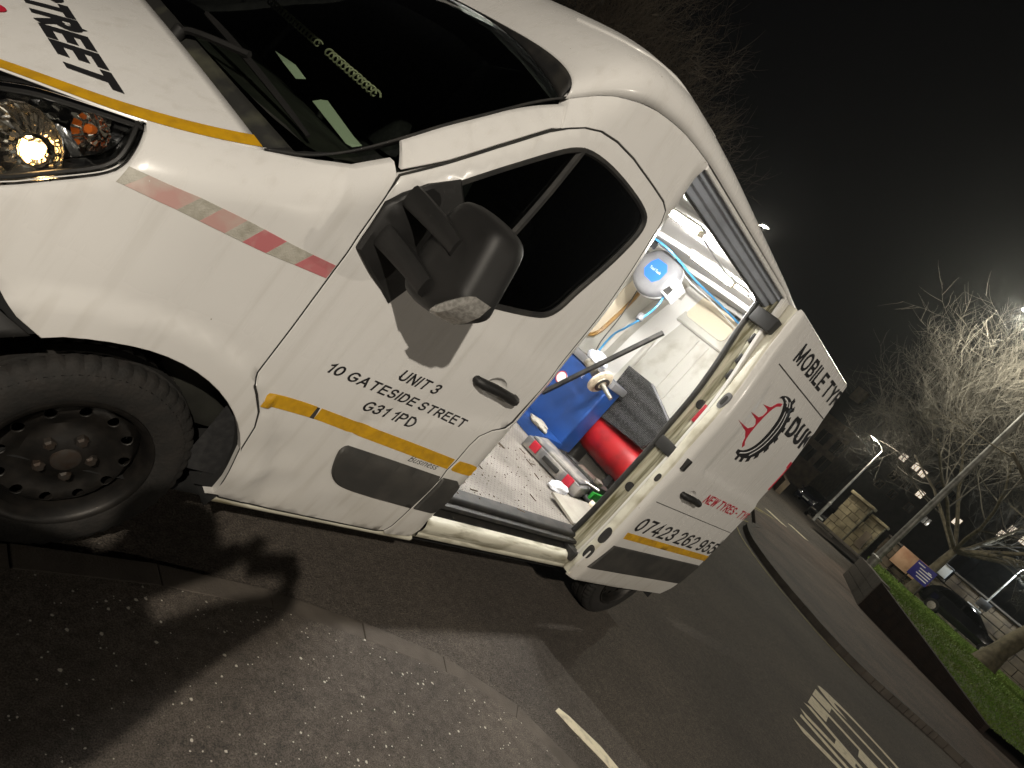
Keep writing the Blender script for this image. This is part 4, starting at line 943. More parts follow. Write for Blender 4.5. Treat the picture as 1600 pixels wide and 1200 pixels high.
# rear doors seen from inside: pressed panels with recesses
XR = 4.62
def rr_rect(y0, y1, z0, z1, r, n=5):
    out = []
    for cx, cz, a0 in ((y1 - r, z1 - r, 0), (y0 + r, z1 - r, 90), (y0 + r, z0 + r, 180), (y1 - r, z0 + r, 270)):
        out += [(cx + r * math.cos(math.radians(a0 + 90 * k / n)), cz + r * math.sin(math.radians(a0 + 90 * k / n))) for k in range(n + 1)]
    return out
def rear_leaf(y0, y1, name):
    w0, w1 = y0 + .10, y1 - .12
    h1 = rr_rect(w0, w1, 1.12, 2.02, .07); h2 = rr_rect(w0 + .10, w1 - .05, 2.10, 2.325, .05); h3 = rr_rect(w0, w1, .68, 1.04, .05)
    mb = MB(); skin(mb, rr_rect(y0, y1, .58, 2.355, .03), lambda y, z: 0.0, [h1, h2, h3], res=.12, step=.05, edge=.016, thick=.052)
    sw = lambda m: [(XR + p[1], p[0], p[2]) for p in m]
    mb.v = sw(mb.v); leaf = mb.build(name, 'inner', van)
    for h, m, d in ((h1, 'inner', .050), (h2, 'innercream', .012), (h3, 'inner', .050)):
        q = MB(); skin(q, offset_poly(h, -.012) if False else [(a, b) for a, b in h], lambda y, z: d, res=.15, step=.05, edge=.001, thick=.012); q.v = sw(q.v); q.build('door_recess_panel', m, leaf)
    q = MB(); yy = (w0 + w1) / 2 - .05
    for a, b in (((w0 + .04, 1.30), (w1 - .12, 1.98)),):
        pass
    q.tube([(XR + .046, w0 + .18, 1.14), (XR + .046, w0 + .18, 2.0)], .010, 4); q.tube([(XR + .046, w0 + .30, 1.14), (XR + .046, w0 + .30, 2.0)], .010, 4)
    q.build('pressed_bead', 'inner', leaf)
    return leaf
rear_leaf(1.06, 1.90, 'rear_door'); rear_leaf(.34, 1.045, 'rear_door')
MB().grid(lambda u, v: (4.70, .26 + 1.48 * u, .36 + 2.02 * v), 2, 2).build('rear_door_skin', 'paint', van, solid=.02)
MB().tube([(XR - .01, 1.052, .6), (XR - .01, 1.052, 2.34)], .014, 6).build('rear_door_seal', 'rubber', van)
# brown trimmed opening on the far wall
bt = spline([(3.86, 2.02), (4.0, 2.0), (4.06, 1.90), (4.08, 1.72), (4.07, 1.52), (4.0, 1.42), (3.86, 1.40)], 5)
MB().tube([(x, YI(z) - .012, z) for x, z in bt], .020, 6).build('brown_edge_trim', 'brown', van)
skin(MB(), bt, lambda x, z: YI(z) - .005, res=.1, step=.04, thick=.003).build('beige_wall_panel', 'innercream', van)
# ================================================================ THINGS IN THE LOAD BAY
def tube_light(p, q, label):
    t = thing('tube_light', p, label, 'light', 'lit strip lights on the van ceiling')
    p, q = Vector(p), Vector(q); d = (q - p).normalized()
    MB().tube([p + d * .02, q - d * .02], .014, 10).build('tube', 'tube', t)
    MB().tube([p, p + d * .03], .018, 8).build('end_cap', 'flange', t); MB().tube([q - d * .03, q], .018, 8).build('end_cap', 'flange', t)
    MB().box((min(p.x, q.x) - .02, min(p.y, q.y), p.z + .016), (max(p.x, q.x) + .02, max(p.y, q.y), p.z + .03)).build('batten', 'inner', t)
tube_light((2.42, .98, 2.318), (2.47, .66, 2.318), 'lit strip light on the van ceiling, the one nearer the cab')
tube_light((2.99, 1.00, 2.285), (3.06, .64, 2.285), 'lit strip light on the van ceiling, the one nearer the rear doors')
# wheel balancer: blue cabinet with shaft
wb_ = thing('wheel_balancer', (3.7, 1.4, .557), 'blue wheel balancing machine with a cream flange shaft inside the van', 'machine')
mb = MB(); mb.add([(3.66, 1.185, .60), (3.66, 1.70, .60), (3.66, 1.70, 1.22), (3.66, 1.185, 1.22), (3.85, 1.185, .60), (3.85, 1.70, .60), (3.85, 1.70, 1.29), (3.85, 1.185, 1.29)], [(0,1,2,3),(4,7,6,5),(0,3,7,4),(1,5,6,2),(3,2,6,7),(0,4,5,1)])
mb.build('cabinet', 'blue', wb_, bev=.012)
mb = MB().box((3.38, 1.16, .558), (3.66, 1.70, .655), .01); mb.build('base_tray', 'blue', wb_)
MB().box((3.645, 1.165, 1.225), (3.87, 1.71, 1.285), .01).build('top_tray', 'grey', wb_)
MB().tube([(3.50, 1.40, 1.275), (3.50, 1.27, 1.245)], .035, 14).build('shaft_housing', 'steel', wb_)
MB().lathe([(.0, -.024), (.036, -.024), (.052, -.006), (.088, -.005), (.104, .0), (.106, .016), (.082, .026), (.036, .034), (.024, .06)], (3.50, 1.18, 1.225), (0, .96, .22), 32).build('flange_plate', 'flange', wb_)
MB().tube([(3.50, 1.19, 1.228), (3.50, 1.02, 1.190)], [.022, .016], 12).build('threaded_shaft', 'steel', wb_)
MB().lathe([(.036, -.029), (.062, -.027), (.062, -.022), (.036, -.024)], (3.50, 1.18, 1.225), (0, .96, .22), 24).build('flange_ring', 'black_metal', wb_)
MB().lathe([(.0, 0), (.055, 0), (.055, .002), (.0, .002)], (3.6570, 1.60, 1.02), (1, 0, 0), 24).build('round_sticker', 'white', wb_)
MB().lathe([(.047, -.0012), (.055, -.0012), (.055, .0), (.047, .0)], (3.6562, 1.60, 1.02), (1, 0, 0), 24).build('sticker_ring', 'latch', wb_)
lettering('sticker_lettering', 'CE', lambda a, b: (3.6585, 1.49 - .05 * a, 1.13 + .03 * b), 'white', wb_, bold=0.0)
# black lever bar across it
o = MB().tube([(3.42, 1.47, .86), (3.42, 1.015, 1.80)], .021, 4).build('lever_bar', 'black_metal'); tag(o, 'long black square bar leaning across the blue machine', 'bar')
# red air tank with legs and black mesh guard above it
tk = thing('air_compressor', (3.9, .95, .557), 'red cylindrical air tank under a black mesh guard inside the van', 'compressor')
mb = MB(); pr = [(0.001, -.06), (.07, -.055), (.125, -.035), (.16, 0.0), (.166, .03), (.166, .64), (.16, .67), (.125, .705), (.07, .725), (0.001, .73)]
mb.lathe(pr, (4.03, .70, .858), (0, 1, 0), 36); mb.build('tank', 'redpaint', tk)
for y in (.74, 1.16):
    MB().box((3.95, y + .05, .558), (4.11, y + .11, .74), .008).build('tank_foot', 'black_metal', tk)
gp = [(1.37, 1.44), (1.30, 1.0), (1.20, .992), (.77, 1.04), (.735, 1.12), (.765, 1.335), (1.09, 1.455), (1.12, 1.455)]
mesh = bpy.data.materials.new('perforated black mesh'); nt, b, o_ = nodes(mesh)
tc = nt.nodes.new('ShaderNodeTexCoord'); v = nt.nodes.new('ShaderNodeTexVoronoi'); v.inputs['Scale'].default_value = 80; v.inputs['Randomness'].default_value = .35; nt.links.new(tc.outputs['Object'], v.inputs['Vector'])
mr = nt.nodes.new('ShaderNodeMapRange'); mr.inputs['From Min'].default_value = .2; mr.inputs['From Max'].default_value = .55; nt.links.new(v.outputs[0], mr.inputs[0])
mx = nt.nodes.new('ShaderNodeMix'); mx.data_type = 'RGBA'; mx.inputs[6].default_value = (.09, .09, .09, 1); mx.inputs[7].default_value = (.006, .006, .006, 1); nt.links.new(mr.outputs[0], mx.inputs[0]); nt.links.new(mx.outputs[2], b.inputs['Base Color'])
bpn = nt.nodes.new('ShaderNodeBump'); bpn.inputs['Strength'].default_value = .9; bpn.inputs['Distance'].default_value = .01; bpn.invert = True; nt.links.new(mr.outputs[0], bpn.inputs['Height']); nt.links.new(bpn.outputs[0], b.inputs['Normal']); b.inputs['Roughness'].default_value = .35
M['mesh'] = mesh
mb = MB(); skin(mb, gp, lambda y, z: .12 * (z - 1.0), res=.1, step=.05, edge=.006, thick=.05); mb.v = [(3.875 + p[1], p[0], p[2] + .005) for p in mb.v]; mb.build('mesh_guard', 'mesh', tk)
MB().box((4.0, .80, 1.06), (4.25, 1.24, 1.34), .03).build('pump_body', 'black_metal', tk)
MB().tube(spline([(3.915, .765, 1.335), (3.925, .93, 1.40), (3.925, 1.09, 1.458)], 3), .010, 6).build('guard_rim', 'grey', tk)
# hose reel
hr = thing('hose_reel', (3.72, 1.60, 1.93), 'grey hose reel with a blue hexagonal label hung inside the van', 'hose reel')
ax = -((Rz @ Rx @ Rr) @ Vector((-.42, .30, .86))).normalized(); c = Vector((3.66, 1.56, 2.130)) - ax * .06
MB().lathe([(.0, -.012), (.12, -.010), (.165, .0), (.188, .02), (.196, .05), (.196, .11), (.185, .145), (.15, .165), (.0, .17)], c, ax, 40).build('reel_case', 'grey', hr)
MB().lathe([(.197, .060), (.200, .066), (.200, .090), (.197, .096)], c, ax, 40).build('case_band', 'lgrey', hr)
u_ = ax.cross(Vector((0, 0, 1))).normalized(); v_ = u_.cross(ax).normalized()
if u_.x < 0: u_ = -u_
hexp = [(-.085, .035), (-.055, .088), (.045, .090), (.088, .045), (.088, -.04), (.05, -.095), (-.045, -.085), (-.09, -.04)]
mb = MB(); hx_ = [c - ax * .0135 + u_ * a * .95 + v_ * b * .95 for a, b in hexp]; n = len(hx_)
mb.add(hx_ + [p + ax * .006 for p in hx_], [tuple(range(n))] + [(i, (i + 1) % n, n + (i + 1) % n, n + i) for i in range(n)]); mb.build('reel_label', 'label_blue', hr)
lettering('label_lettering', 'Total Tools', lambda a, b: c - ax * .015 + u_ * (-.055 + .11 * a) + v_ * (-.010 + .022 * b), 'white', hr, bold=.0)
s_ = u_
mb = MB(); nb_ = c + u_ * .17 + v_ * (-.03) + ax * .05
q = [nb_ + u_ * a + v_ * b + ax * d for d in (-.04, .09) for a, b in ((-.03, -.07), (.06, -.085), (.075, .07), (-.02, .09))]
mb.add(q, [(0,1,2,3),(7,6,5,4),(0,4,5,1),(1,5,6,2),(2,6,7,3),(3,7,4,0)]); mb.build('hose_outlet', 'lgrey', hr, bev=.008)
q2 = nb_ + u_ * .03 - v_ * .03
mb = MB(); q = [nb_ - ax * .043 + u_ * a + v_ * b for a, b in ((-.012, -.055), (.045, -.062), (.05, .0), (-.008, .005))]; mb.add(q, [(0, 1, 2, 3)]); mb.build('outlet_slot', 'rubber', hr)
MB().box((3.66, 1.60, 2.06), (3.76, 1.83, 2.22), .01).build('wall_bracket', 'grey', hr)
o = MB().tube(spline([tuple(nb_ - v_ * .04), (3.68, 1.38, 1.93), (3.60, 1.36, 1.78), (3.66, 1.45, 1.66), (3.74, 1.55, 1.56), (3.80, 1.6, 1.45), (3.84, 1.62, 1.31)], 6), .0085, 6).build('air_hose', 'hose'); tag(o, 'blue air hose hanging from the grey hose reel', 'hose')
o = MB().lathe([(.0, 0), (.026, .002), (.03, .012), (.03, .05), (.026, .06), (.0, .062)], (3.60, 1.37, 1.76), (.3, .3, .9), 14).build('hose_stop', 'grey'); tag(o, 'small grey stop ball clamped on the blue hose', 'hose stop')
o = MB().tube(spline([(3.40, 1.70, 2.30), (3.42, 1.5, 2.30), (3.55, 1.40, 2.29), (3.8, 1.35, 2.28), (4.1, 1.28, 2.29), (4.45, 1.15, 2.29)], 6), .009, 6).build('air_line', 'hose'); tag(o, 'blue air line running along the van ceiling to the rear', 'hose')
o = MB().tube(spline([(3.45, 1.66, 2.29), (3.6, 1.52, 2.30), (3.9, 1.45, 2.26), (4.2, 1.33, 2.27), (4.5, 1.20, 2.25)], 6), .006, 6).build('ceiling_cable', 'lgrey'); tag(o, 'white cable strung beside the blue air line', 'cable')
o = MB().tube(spline([(3.86, 1.75, 1.95), (3.80, 1.66, 1.70), (3.74, 1.60, 1.45), (3.72, 1.55, 1.33)], 6), .005, 5).build('hanging_cable', 'cable'); tag(o, 'thin black cable hanging down the far van wall', 'cable')
o = MB().tube(spline([(2.5, .66, 2.31), (2.75, .55, 2.27), (3.0, .50, 2.30), (3.15, .55, 2.30), (3.5, .45, 2.31), (4.0, .6, 2.29)], 6), .006, 5).build('lamp_cable', 'lgrey'); tag(o, 'thin white wire looping between the ceiling strip lights', 'cable')
o = MB().box((3.42, 1.62, 2.24), (3.50, 1.72, 2.31), .01).build('air_regulator', 'plastic'); tag(o, 'small black air fitting above the hose reel', 'fitting')
o = MB().box((4.52, 1.18, 2.30), (4.60, 1.28, 2.38), .01).build('wall_socket', 'plastic'); tag(o, 'small black switch box beside the rear door panel', 'switch')
# clutter on the floor
tcase = thing('tool_case', (3.28, .82, .557), 'dusty grey plastic tool case with two dark red latches on the van floor', 'tool case')
X0 = Matrix.Translation((3.27, .83, .558)) @ Matrix.Rotation(math.radians(14), 4, 'Z')
mb = MB(); mb.X = X0; mb.box((-.15, -.27, .004), (.15, .27, .095), .018); mb.build('case_body', 'toolgrey', tcase)
mb = MB(); mb.X = X0; mb.box((-.13, -.24, .0955), (.13, .24, .115), .01); mb.build('case_lid', 'toolgrey', tcase)
for y in (-.17, .17):
    mb = MB(); mb.X = X0; mb.box((-.165, y - .035, .03), (-.148, y + .035, .10), .006); mb.build('latch', 'latch', tcase)
mb = MB(); mb.X = X0; mb.box((-.172, -.075, .04), (-.150, .075, .075), .006); mb.build('case_handle', 'rubber', tcase)
def rodthing(name, pts, r, m, label, cat, n=10):
    o = MB().tube(pts, r, n).build(name, m); return tag(o, label, cat)
imp = thing('impact_wrench', (3.55, .85, .56), 'black power wrench lying behind the grey tool case', 'tool')
MB().tube([(3.48, .95, .62), (3.52, .83, .62), (3.56, .70, .62)], [.035, .045, .03], 12).build('wrench_body', 'rubber', imp)
MB().tube([(3.52, .83, .62), (3.60, .86, .60)], .025, 10).build('wrench_grip', 'rubber', imp)
MB().tube([(3.56, .70, .62), (3.575, .645, .62)], .015, 8).build('wrench_nose', 'steel', imp)
gl = thing('work_gloves', (3.66, .78, .56), 'worn yellow brown work gloves heaped under the red tank', 'gloves')
for k, (dx, dy, rz) in enumerate(((0, 0, .4), (.05, -.13, 1.0))):
    mb = MB(); mb.X = Matrix.Translation((3.66 + dx, .80 + dy, .585 + .02 * k)) @ Matrix.Rotation(rz, 4, 'Z')
    mb.box((-.06, -.05, -.025), (.05, .05, .02), .018)
    for j in range(4): mb.tube([(.03, -.04 + .027 * j, 0), (.09, -.045 + .03 * j, .005), (.12, -.045 + .03 * j, -.01)], [.014, .013, .010], 8)
    mb.tube([(-.02, .05, 0), (.02, .085, .0), (.05, .095, 0)], [.015, .013, .01], 8)
    mb.build('glove', 'cardboard', gl)
def crumple(name, c, r, m, label, cat, seed, sq=(1, 1, 1), base=.557):
    rnd = random.Random(seed); bm = bmesh.new(); bmesh.ops.create_icosphere(bm, subdivisions=3, radius=1)
    dirs = [Vector((rnd.gauss(0, 1), rnd.gauss(0, 1), rnd.gauss(0, 1))).normalized() for _ in range(26)]
    for v in bm.verts:
        n_ = v.co.normalized(); d = max(n_.dot(q) for q in dirs); k = .72 + .5 * (1 - abs(1 - d) * 6 if d > .84 else 0) * .5 + rnd.uniform(-.05, .05)
        v.co = Vector((n_.x * k * r * sq[0], n_.y * k * r * sq[1], max(-.55, n_.z * k) * r * sq[2]))
    zmin = min(v.co.z for v in bm.verts)
    me = bpy.data.meshes.new(name); 
    for v in bm.verts: v.co += Vector((c[0], c[1], base - zmin + .002))
    bm.to_mesh(me); bm.free(); me.materials.append(M[m]); o = link(name, me); return tag(o, label, cat)
crumple('plastic_bag', (3.00, .56, .6), .075, 'bag', 'crumpled white and blue bag on the floor by the tool case', 'bag', 3, (1.5, .8, .6))
crumple('plastic_bag', (3.46, 1.02, .6), .07, 'bag', 'crumpled pale bag on the floor between the machine and the tools', 'bag', 8, (.8, 1.1, .8))
crumple('paper_wad', (3.76, 1.52, 1.3), .08, 'bag', 'crumpled printed paper on top of the blue machine', 'paper', 5, (1.1, 1.5, .8), base=1.286)
crumple('oily_rag', (3.42, 1.30, .66), .07, 'board', 'dirty brown rag lying in the blue base tray', 'rag', 15, (1.0, 1.8, .5), base=.656)
crumple('oily_rag', (3.75, .98, .6), .09, 'rubber', 'black oily rag under the red tank', 'rag', 17, (1.0, 2.0, .6))
bd = MB(); bd.add([(2.77, .44, .600), (2.79, .20, .574), (3.22, .16, .574), (3.27, .47, .600), (2.77, .44, .585), (2.79, .20, .559), (3.22, .16, .559), (3.27, .47, .585)], [(0,1,2,3),(7,6,5,4),(0,4,5,1),(1,5,6,2),(2,6,7,3),(3,7,4,0)])
tag(bd.build('board', 'board', None, smooth=0), 'flat grey board lying on the van floor by the door track', 'board')
o = MB().box((3.0, .40, .559), (3.2, .46, .584)).build('timber_batten', 'rubber'); tag(o, 'dark batten propping up the grey board', 'batten')
jk = thing('trolley_jack', (3.5, .55, .557), 'green and black trolley jack end behind the sliding door edge', 'jack')
MB().box((3.36, .52, .58), (3.62, .545, .66), .006).build('side_plate', 'green', jk); MB().box((3.36, .64, .58), (3.62, .665, .66), .006).build('side_plate', 'green', jk)
MB().box((3.40, .55, .60), (3.60, .635, .70), .012).build('jack_arm', 'black_metal', jk)
MB().lathe([(.03, 0), (.035, .01), (.035, .03), (.02, .035), (.0, .035)], (3.42, .59, .70), (0, 0, 1), 16).build('saddle', 'steel', jk)
for x in (3.38, 3.6): MB().tube([(x, .51, .585), (x, .68, .585)], .027, 12).build('jack_wheel', 'rubber', jk)
o = MB().lathe([(.0, 0), (.035, .0), (.037, .01), (.037, .12), (.028, .15), (.013, .165), (.013, .19), (.0, .19)], (3.30, .47, .595), (.35, -.93, .0), 16).build('drinks_bottle', 'flange'); tag(o, 'small pale bottle lying beside the grey board', 'bottle')
# more loose kit between the tool case and the tank
cb = MB().tube(spline([(3.62 + .075 * math.cos(a) * (1 + .1 * math.sin(3 * a)), .98 + .085 * math.sin(a), .575 + .004 * a) for a in [k * .5 for k in range(34)]], 2), .011, 6).build('cable_coil', 'cable'); tag(cb, 'loose coil of black cable on the floor by the blue machine', 'cable')
bc = thing('battery_charger', (3.50, .66, .557), 'black box with a steel top edge between the tool case and the green jack', 'charger')
mb = MB(); mb.X = Matrix.Translation((3.50, .74, .558)) @ Matrix.Rotation(.3, 4, 'Z'); mb.box((-.07, -.10, .0), (.07, .10, .13), .012); mb.build('charger_body', 'rubber', bc)
mb = MB(); mb.X = Matrix.Translation((3.50, .74, .558)) @ Matrix.Rotation(.3, 4, 'Z'); mb.box((-.055, -.085, .131), (.055, .085, .139), .004); mb.build('charger_top', 'steel', bc)
lv = MB().tube([(3.20, 1.02, .575), (3.38, .52, .69)], [.011, .009], 8).build('tyre_lever', 'steel'); tag(lv, 'steel tyre lever resting across the dusty grey tool case', 'lever')
st_ = MB().tube(spline([(3.60, .90, .60), (3.66, .80, .63), (3.70, .70, .61), (3.74, .62, .60)], 5), .012, 4).build('yellow_strap', 'yellow'); tag(st_, 'yellow strap lying in front of the red tank', 'strap')
# grit and scraps swept over the floor: countless
mb = MB(); rg = random.Random(4)
for k in range(260):
    x = rg.uniform(1.56, 3.1); y = rg.uniform(.16, .95) ; s = rg.uniform(.0015, .0045); 
    if rg.random() < .05: mb.X = Matrix.Translation((x, y, .557)) @ Matrix.Rotation(rg.uniform(0, 6.3), 4, 'Z'); mb.box((-.03, -.003, 0), (.03, .003, .004))
    else: mb.X = Matrix.Translation((x, y, .557)) @ Matrix.Rotation(rg.uniform(0, 6.3), 4, 'Z'); mb.box((-s, -s * .7, 0), (s, s * .7, s * .8))
tag(mb.build('floor_grit', mat('grit', (.10, .075, .055), rough=.9), None, smooth=0), 'dark grit and scraps scattered on the van floor', 'grit', kind='stuff')
# on the dashboard
def slab(name, c, L_, W_, ang, m, label, cat, extra=None):
    mb = MB(); mb.X = Matrix.Translation(c) @ Matrix.Rotation(ang, 4, 'Z'); 
    vs = [(-L_/2, -W_/2, 0), (L_/2, -W_/2 * .8, .004), (L_/2 * .9, W_/2, .010), (-L_/2, W_/2, 0)]
    mb.add(vs + [(x, y, z + .0015) for x, y, z in vs], [(3,2,1,0),(4,5,6,7),(0,1,5,4),(1,2,6,5),(2,3,7,6),(3,0,4,7)])
    return tag(mb.build(name, m, None, smooth=0), label, cat)
def quad_paper(q, label):
    mb = MB(); n_ = len(q); mb.add([tuple(p) for p in q] + [(x, y, z + .0012) for x, y, z in q], [tuple(range(n_ - 1, -1, -1)), tuple(range(n_, 2 * n_))] + [(i, (i + 1) % n_, n_ + (i + 1) % n_, n_ + i) for i in range(n_)])
    return tag(mb.build('paper_slip', 'paper', None, smooth=0), label, 'paper')
quad_paper([(.30, .784, 1.527), (.33, .491, 1.501), (.345, .47, 1.506), (.36, .456, 1.529), (.352, .52, 1.533), (.333, .765, 1.562), (.318, .78, 1.548)], 'long pale green paper slip on the dashboard near the pillar')
quad_paper([(.22, 1.072, 1.571), (.22, .966, 1.561), (.25, .875, 1.548), (.265, .845, 1.570), (.245, .93, 1.582)], 'small torn green paper scrap on the dashboard')
cw = thing('coiled_lead', (.3, 1.0, 1.66), 'pale coiled lead strung across behind the windscreen', 'lead')
pts = [];
for k in range(420):
    f = k / 419; y = .46 + 1.14 * f; a = k * .45
    if .40 < f < .47: continue
    pts.append((k, (.30 + .013 * math.cos(a), y, 1.685 + .02 * f + .013 * math.sin(a))))
seg = []; last = None
mbx = MB(); cur = []
for k, p in pts:
    if last is not None and k != last + 1: mbx.tube(cur, .0035, 4); cur = []
    cur.append(p); last = k
mbx.tube(cur, .0035, 4); mbx.build('coil', mat('dusty coil', (.45, .45, .30), rough=.7), cw)
# ================================================================ GROUND
def ground_mat(name, base, base2, chip=None, chip_scale=40, chip_amt=.9, bump=.5, bscale=160, big=.7, rough=.85):
    m = bpy.data.materials.new(name); nt, b, o = nodes(m); L = nt.links.new
    tc = nt.nodes.new('ShaderNodeTexCoord')
    n = nt.nodes.new('ShaderNodeTexNoise'); n.inputs['Scale'].default_value = big; n.inputs['Detail'].default_value = 9; n.inputs['Roughness'].default_value = .65; L(tc.outputs['Object'], n.inputs['Vector'])
    r = nt.nodes.new('ShaderNodeMapRange'); r.inputs['From Min'].default_value = .35; r.inputs['From Max'].default_value = .68; L(n.outputs[0], r.inputs[0])
    mx = nt.nodes.new('ShaderNodeMix'); mx.data_type = 'RGBA'; mx.inputs[6].default_value = (*base, 1); mx.inputs[7].default_value = (*base2, 1); L(r.outputs[0], mx.inputs[0])
    f = nt.nodes.new('ShaderNodeTexNoise'); f.inputs['Scale'].default_value = bscale; f.inputs['Detail'].default_value = 3; L(tc.outputs['Object'], f.inputs['Vector'])
    fr = nt.nodes.new('ShaderNodeMapRange'); fr.inputs['From Min'].default_value = .3; fr.inputs['From Max'].default_value = .7; fr.inputs['To Min'].default_value = .40; fr.inputs['To Max'].default_value = 1.75; L(f.outputs[0], fr.inputs[0])
    mg = nt.nodes.new('ShaderNodeMix'); mg.data_type = 'RGBA'; mg.blend_type = 'MULTIPLY'; mg.inputs[0].default_value = 1; L(mx.outputs[2], mg.inputs[6]); L(fr.outputs[0], mg.inputs[7])
    n3 = nt.nodes.new('ShaderNodeTexNoise'); n3.inputs['Scale'].default_value = 22; n3.inputs['Detail'].default_value = 8; n3.inputs['Roughness'].default_value = .85; L(tc.outputs['Object'], n3.inputs['Vector'])
    r3 = nt.nodes.new('ShaderNodeMapRange'); r3.inputs['From Min'].default_value = .34; r3.inputs['From Max'].default_value = .66; r3.inputs['To Min'].default_value = .50; r3.inputs['To Max'].default_value = 1.55; L(n3.outputs[0], r3.inputs[0])
    mh = nt.nodes.new('ShaderNodeMix'); mh.data_type = 'RGBA'; mh.blend_type = 'MULTIPLY'; mh.inputs[0].default_value = 1; L(mg.outputs[2], mh.inputs[6]); L(r3.outputs[0], mh.inputs[7])
    out = mh.outputs[2]
    if chip:
        for sc_, thr in ((chip_scale, chip_amt), (chip_scale * .55, chip_amt + .06)):
            v = nt.nodes.new('ShaderNodeTexVoronoi'); v.inputs['Scale'].default_value = sc_; L(tc.outputs['Object'], v.inputs['Vector'])
            nz = nt.nodes.new('ShaderNodeTexNoise'); nz.inputs['Scale'].default_value = sc_ * 3; L(tc.outputs['Object'], nz.inputs['Vector'])
            ad = nt.nodes.new('ShaderNodeMath'); ad.operation = 'MULTIPLY_ADD'; ad.inputs[1].default_value = .28; L(nz.outputs[0], ad.inputs[0]); L(v.outputs['Distance'], ad.inputs[2])
            a = nt.nodes.new('ShaderNodeMapRange'); a.inputs['From Min'].default_value = .34; a.inputs['From Max'].default_value = .28; L(ad.outputs[0], a.inputs[0])
            sp = nt.nodes.new('ShaderNodeSeparateColor'); L(v.outputs['Color'], sp.inputs[0])
            g = nt.nodes.new('ShaderNodeMath'); g.operation = 'GREATER_THAN'; g.inputs[1].default_value = thr; L(sp.outputs[0], g.inputs[0])
            mu = nt.nodes.new('ShaderNodeMath'); mu.operation = 'MULTIPLY'; L(a.outputs[0], mu.inputs[0]); L(g.outputs[0], mu.inputs[1])
            mc = nt.nodes.new('ShaderNodeMix'); mc.data_type = 'RGBA'; L(mu.outputs[0], mc.inputs[0]); L(out, mc.inputs[6]); mc.inputs[7].default_value = (*chip, 1); out = mc.outputs[2]
    L(out, b.inputs['Base Color']); b.inputs['Roughness'].default_value = rough
    bp = nt.nodes.new('ShaderNodeBump'); bp.inputs['Strength'].default_value = bump; bp.inputs['Distance'].default_value = .012; hm_ = nt.nodes.new('ShaderNodeMath'); hm_.operation = 'ADD'; L(f.outputs[0], hm_.inputs[0]); L(n3.outputs[0], hm_.inputs[1]); L(hm_.outputs[0], bp.inputs['Height']); L(bp.outputs[0], b.inputs['Normal'])
    return m
M['road'] = ground_mat('asphalt road', (.104, .086, .069), (.062, .052, .043), chip=(.22, .20, .17), chip_scale=70, chip_amt=.93, bump=1.0, bscale=120, big=.6)
M['pave'] = ground_mat('chipped footway asphalt', (.098, .081, .066), (.070, .059, .049), chip=(.62, .58, .50), chip_scale=58, chip_amt=.84, bump=.5, bscale=220, big=.9)
M['farpave'] = ground_mat('far footway', (.105, .072, .054), (.040, .030, .024), bump=.4, bscale=60, big=.9)
M['farkerb'] = mat('far kerb stone', (.10, .085, .070), (.065, .055, .046), scale=3, rough=.9)
M['verge'] = ground_mat('worn grass soil', (.06, .09, .015), (.07, .075, .02), bump=.6, bscale=20, big=.4)
def gz(x, y):
    d = max(0.0, x - 24); return .0006 * d * d if d < 30 else .54 + .036 * (d - 30)
def gsheet(fn, nu, nv, name, m): return tag(MB().grid(fn, nu, nv).build(name, m, None, smooth=60), kind='structure')
tag(MB().grid(lambda u, v: (-60 + 360 * u, -150 + 330 * v, gz(-60 + 360 * u, 0)), 90, 2).build('road', 'road', None, smooth=60), kind='structure')
# near footway with a low kerb that bends away at the junction
kp = spline([(-14, .05), (-6, .06), (-2, .06), (0, .06), (.40, .05), (.75, .02), (1.13, -.07), (1.50, -.20), (1.88, -.38), (2.18, -.70), (2.42, -1.3), (2.52, -2.2), (2.55, -4), (2.55, -16)], 5)
def kh(x): return .030 if x < .3 else max(.008, .030 - .020 * (x - .3))
inner = offset_poly(kp + [(-14, -16)], 0)
def koff(d):
    out = []
    for i, p in enumerate(kp):
        a = Vector(kp[max(0, i - 1)]); b = Vector(kp[min(len(kp) - 1, i + 1)]); t = (b - a).normalized(); n_ = Vector((t.y, -t.x)); q = Vector(p) + n_ * d; out.append((q.x, q.y))
    return out
k1 = koff(.10)
pv = [(x, y) for x, y in k1] + [(-14, -16)]
mb = MB(); cv, ce, cf, *_ = delaunay_2d_cdt([Vector(p) for p in pv], [(i, (i + 1) % len(pv)) for i in range(len(pv))], [], 1, 1e-5)
mb.add([(v.x, v.y, kh(v.x) + .001) for v in cv], [tuple(f) for f in cf]); foot = tag(mb.build('pavement', 'pave', None, smooth=60), kind='structure')
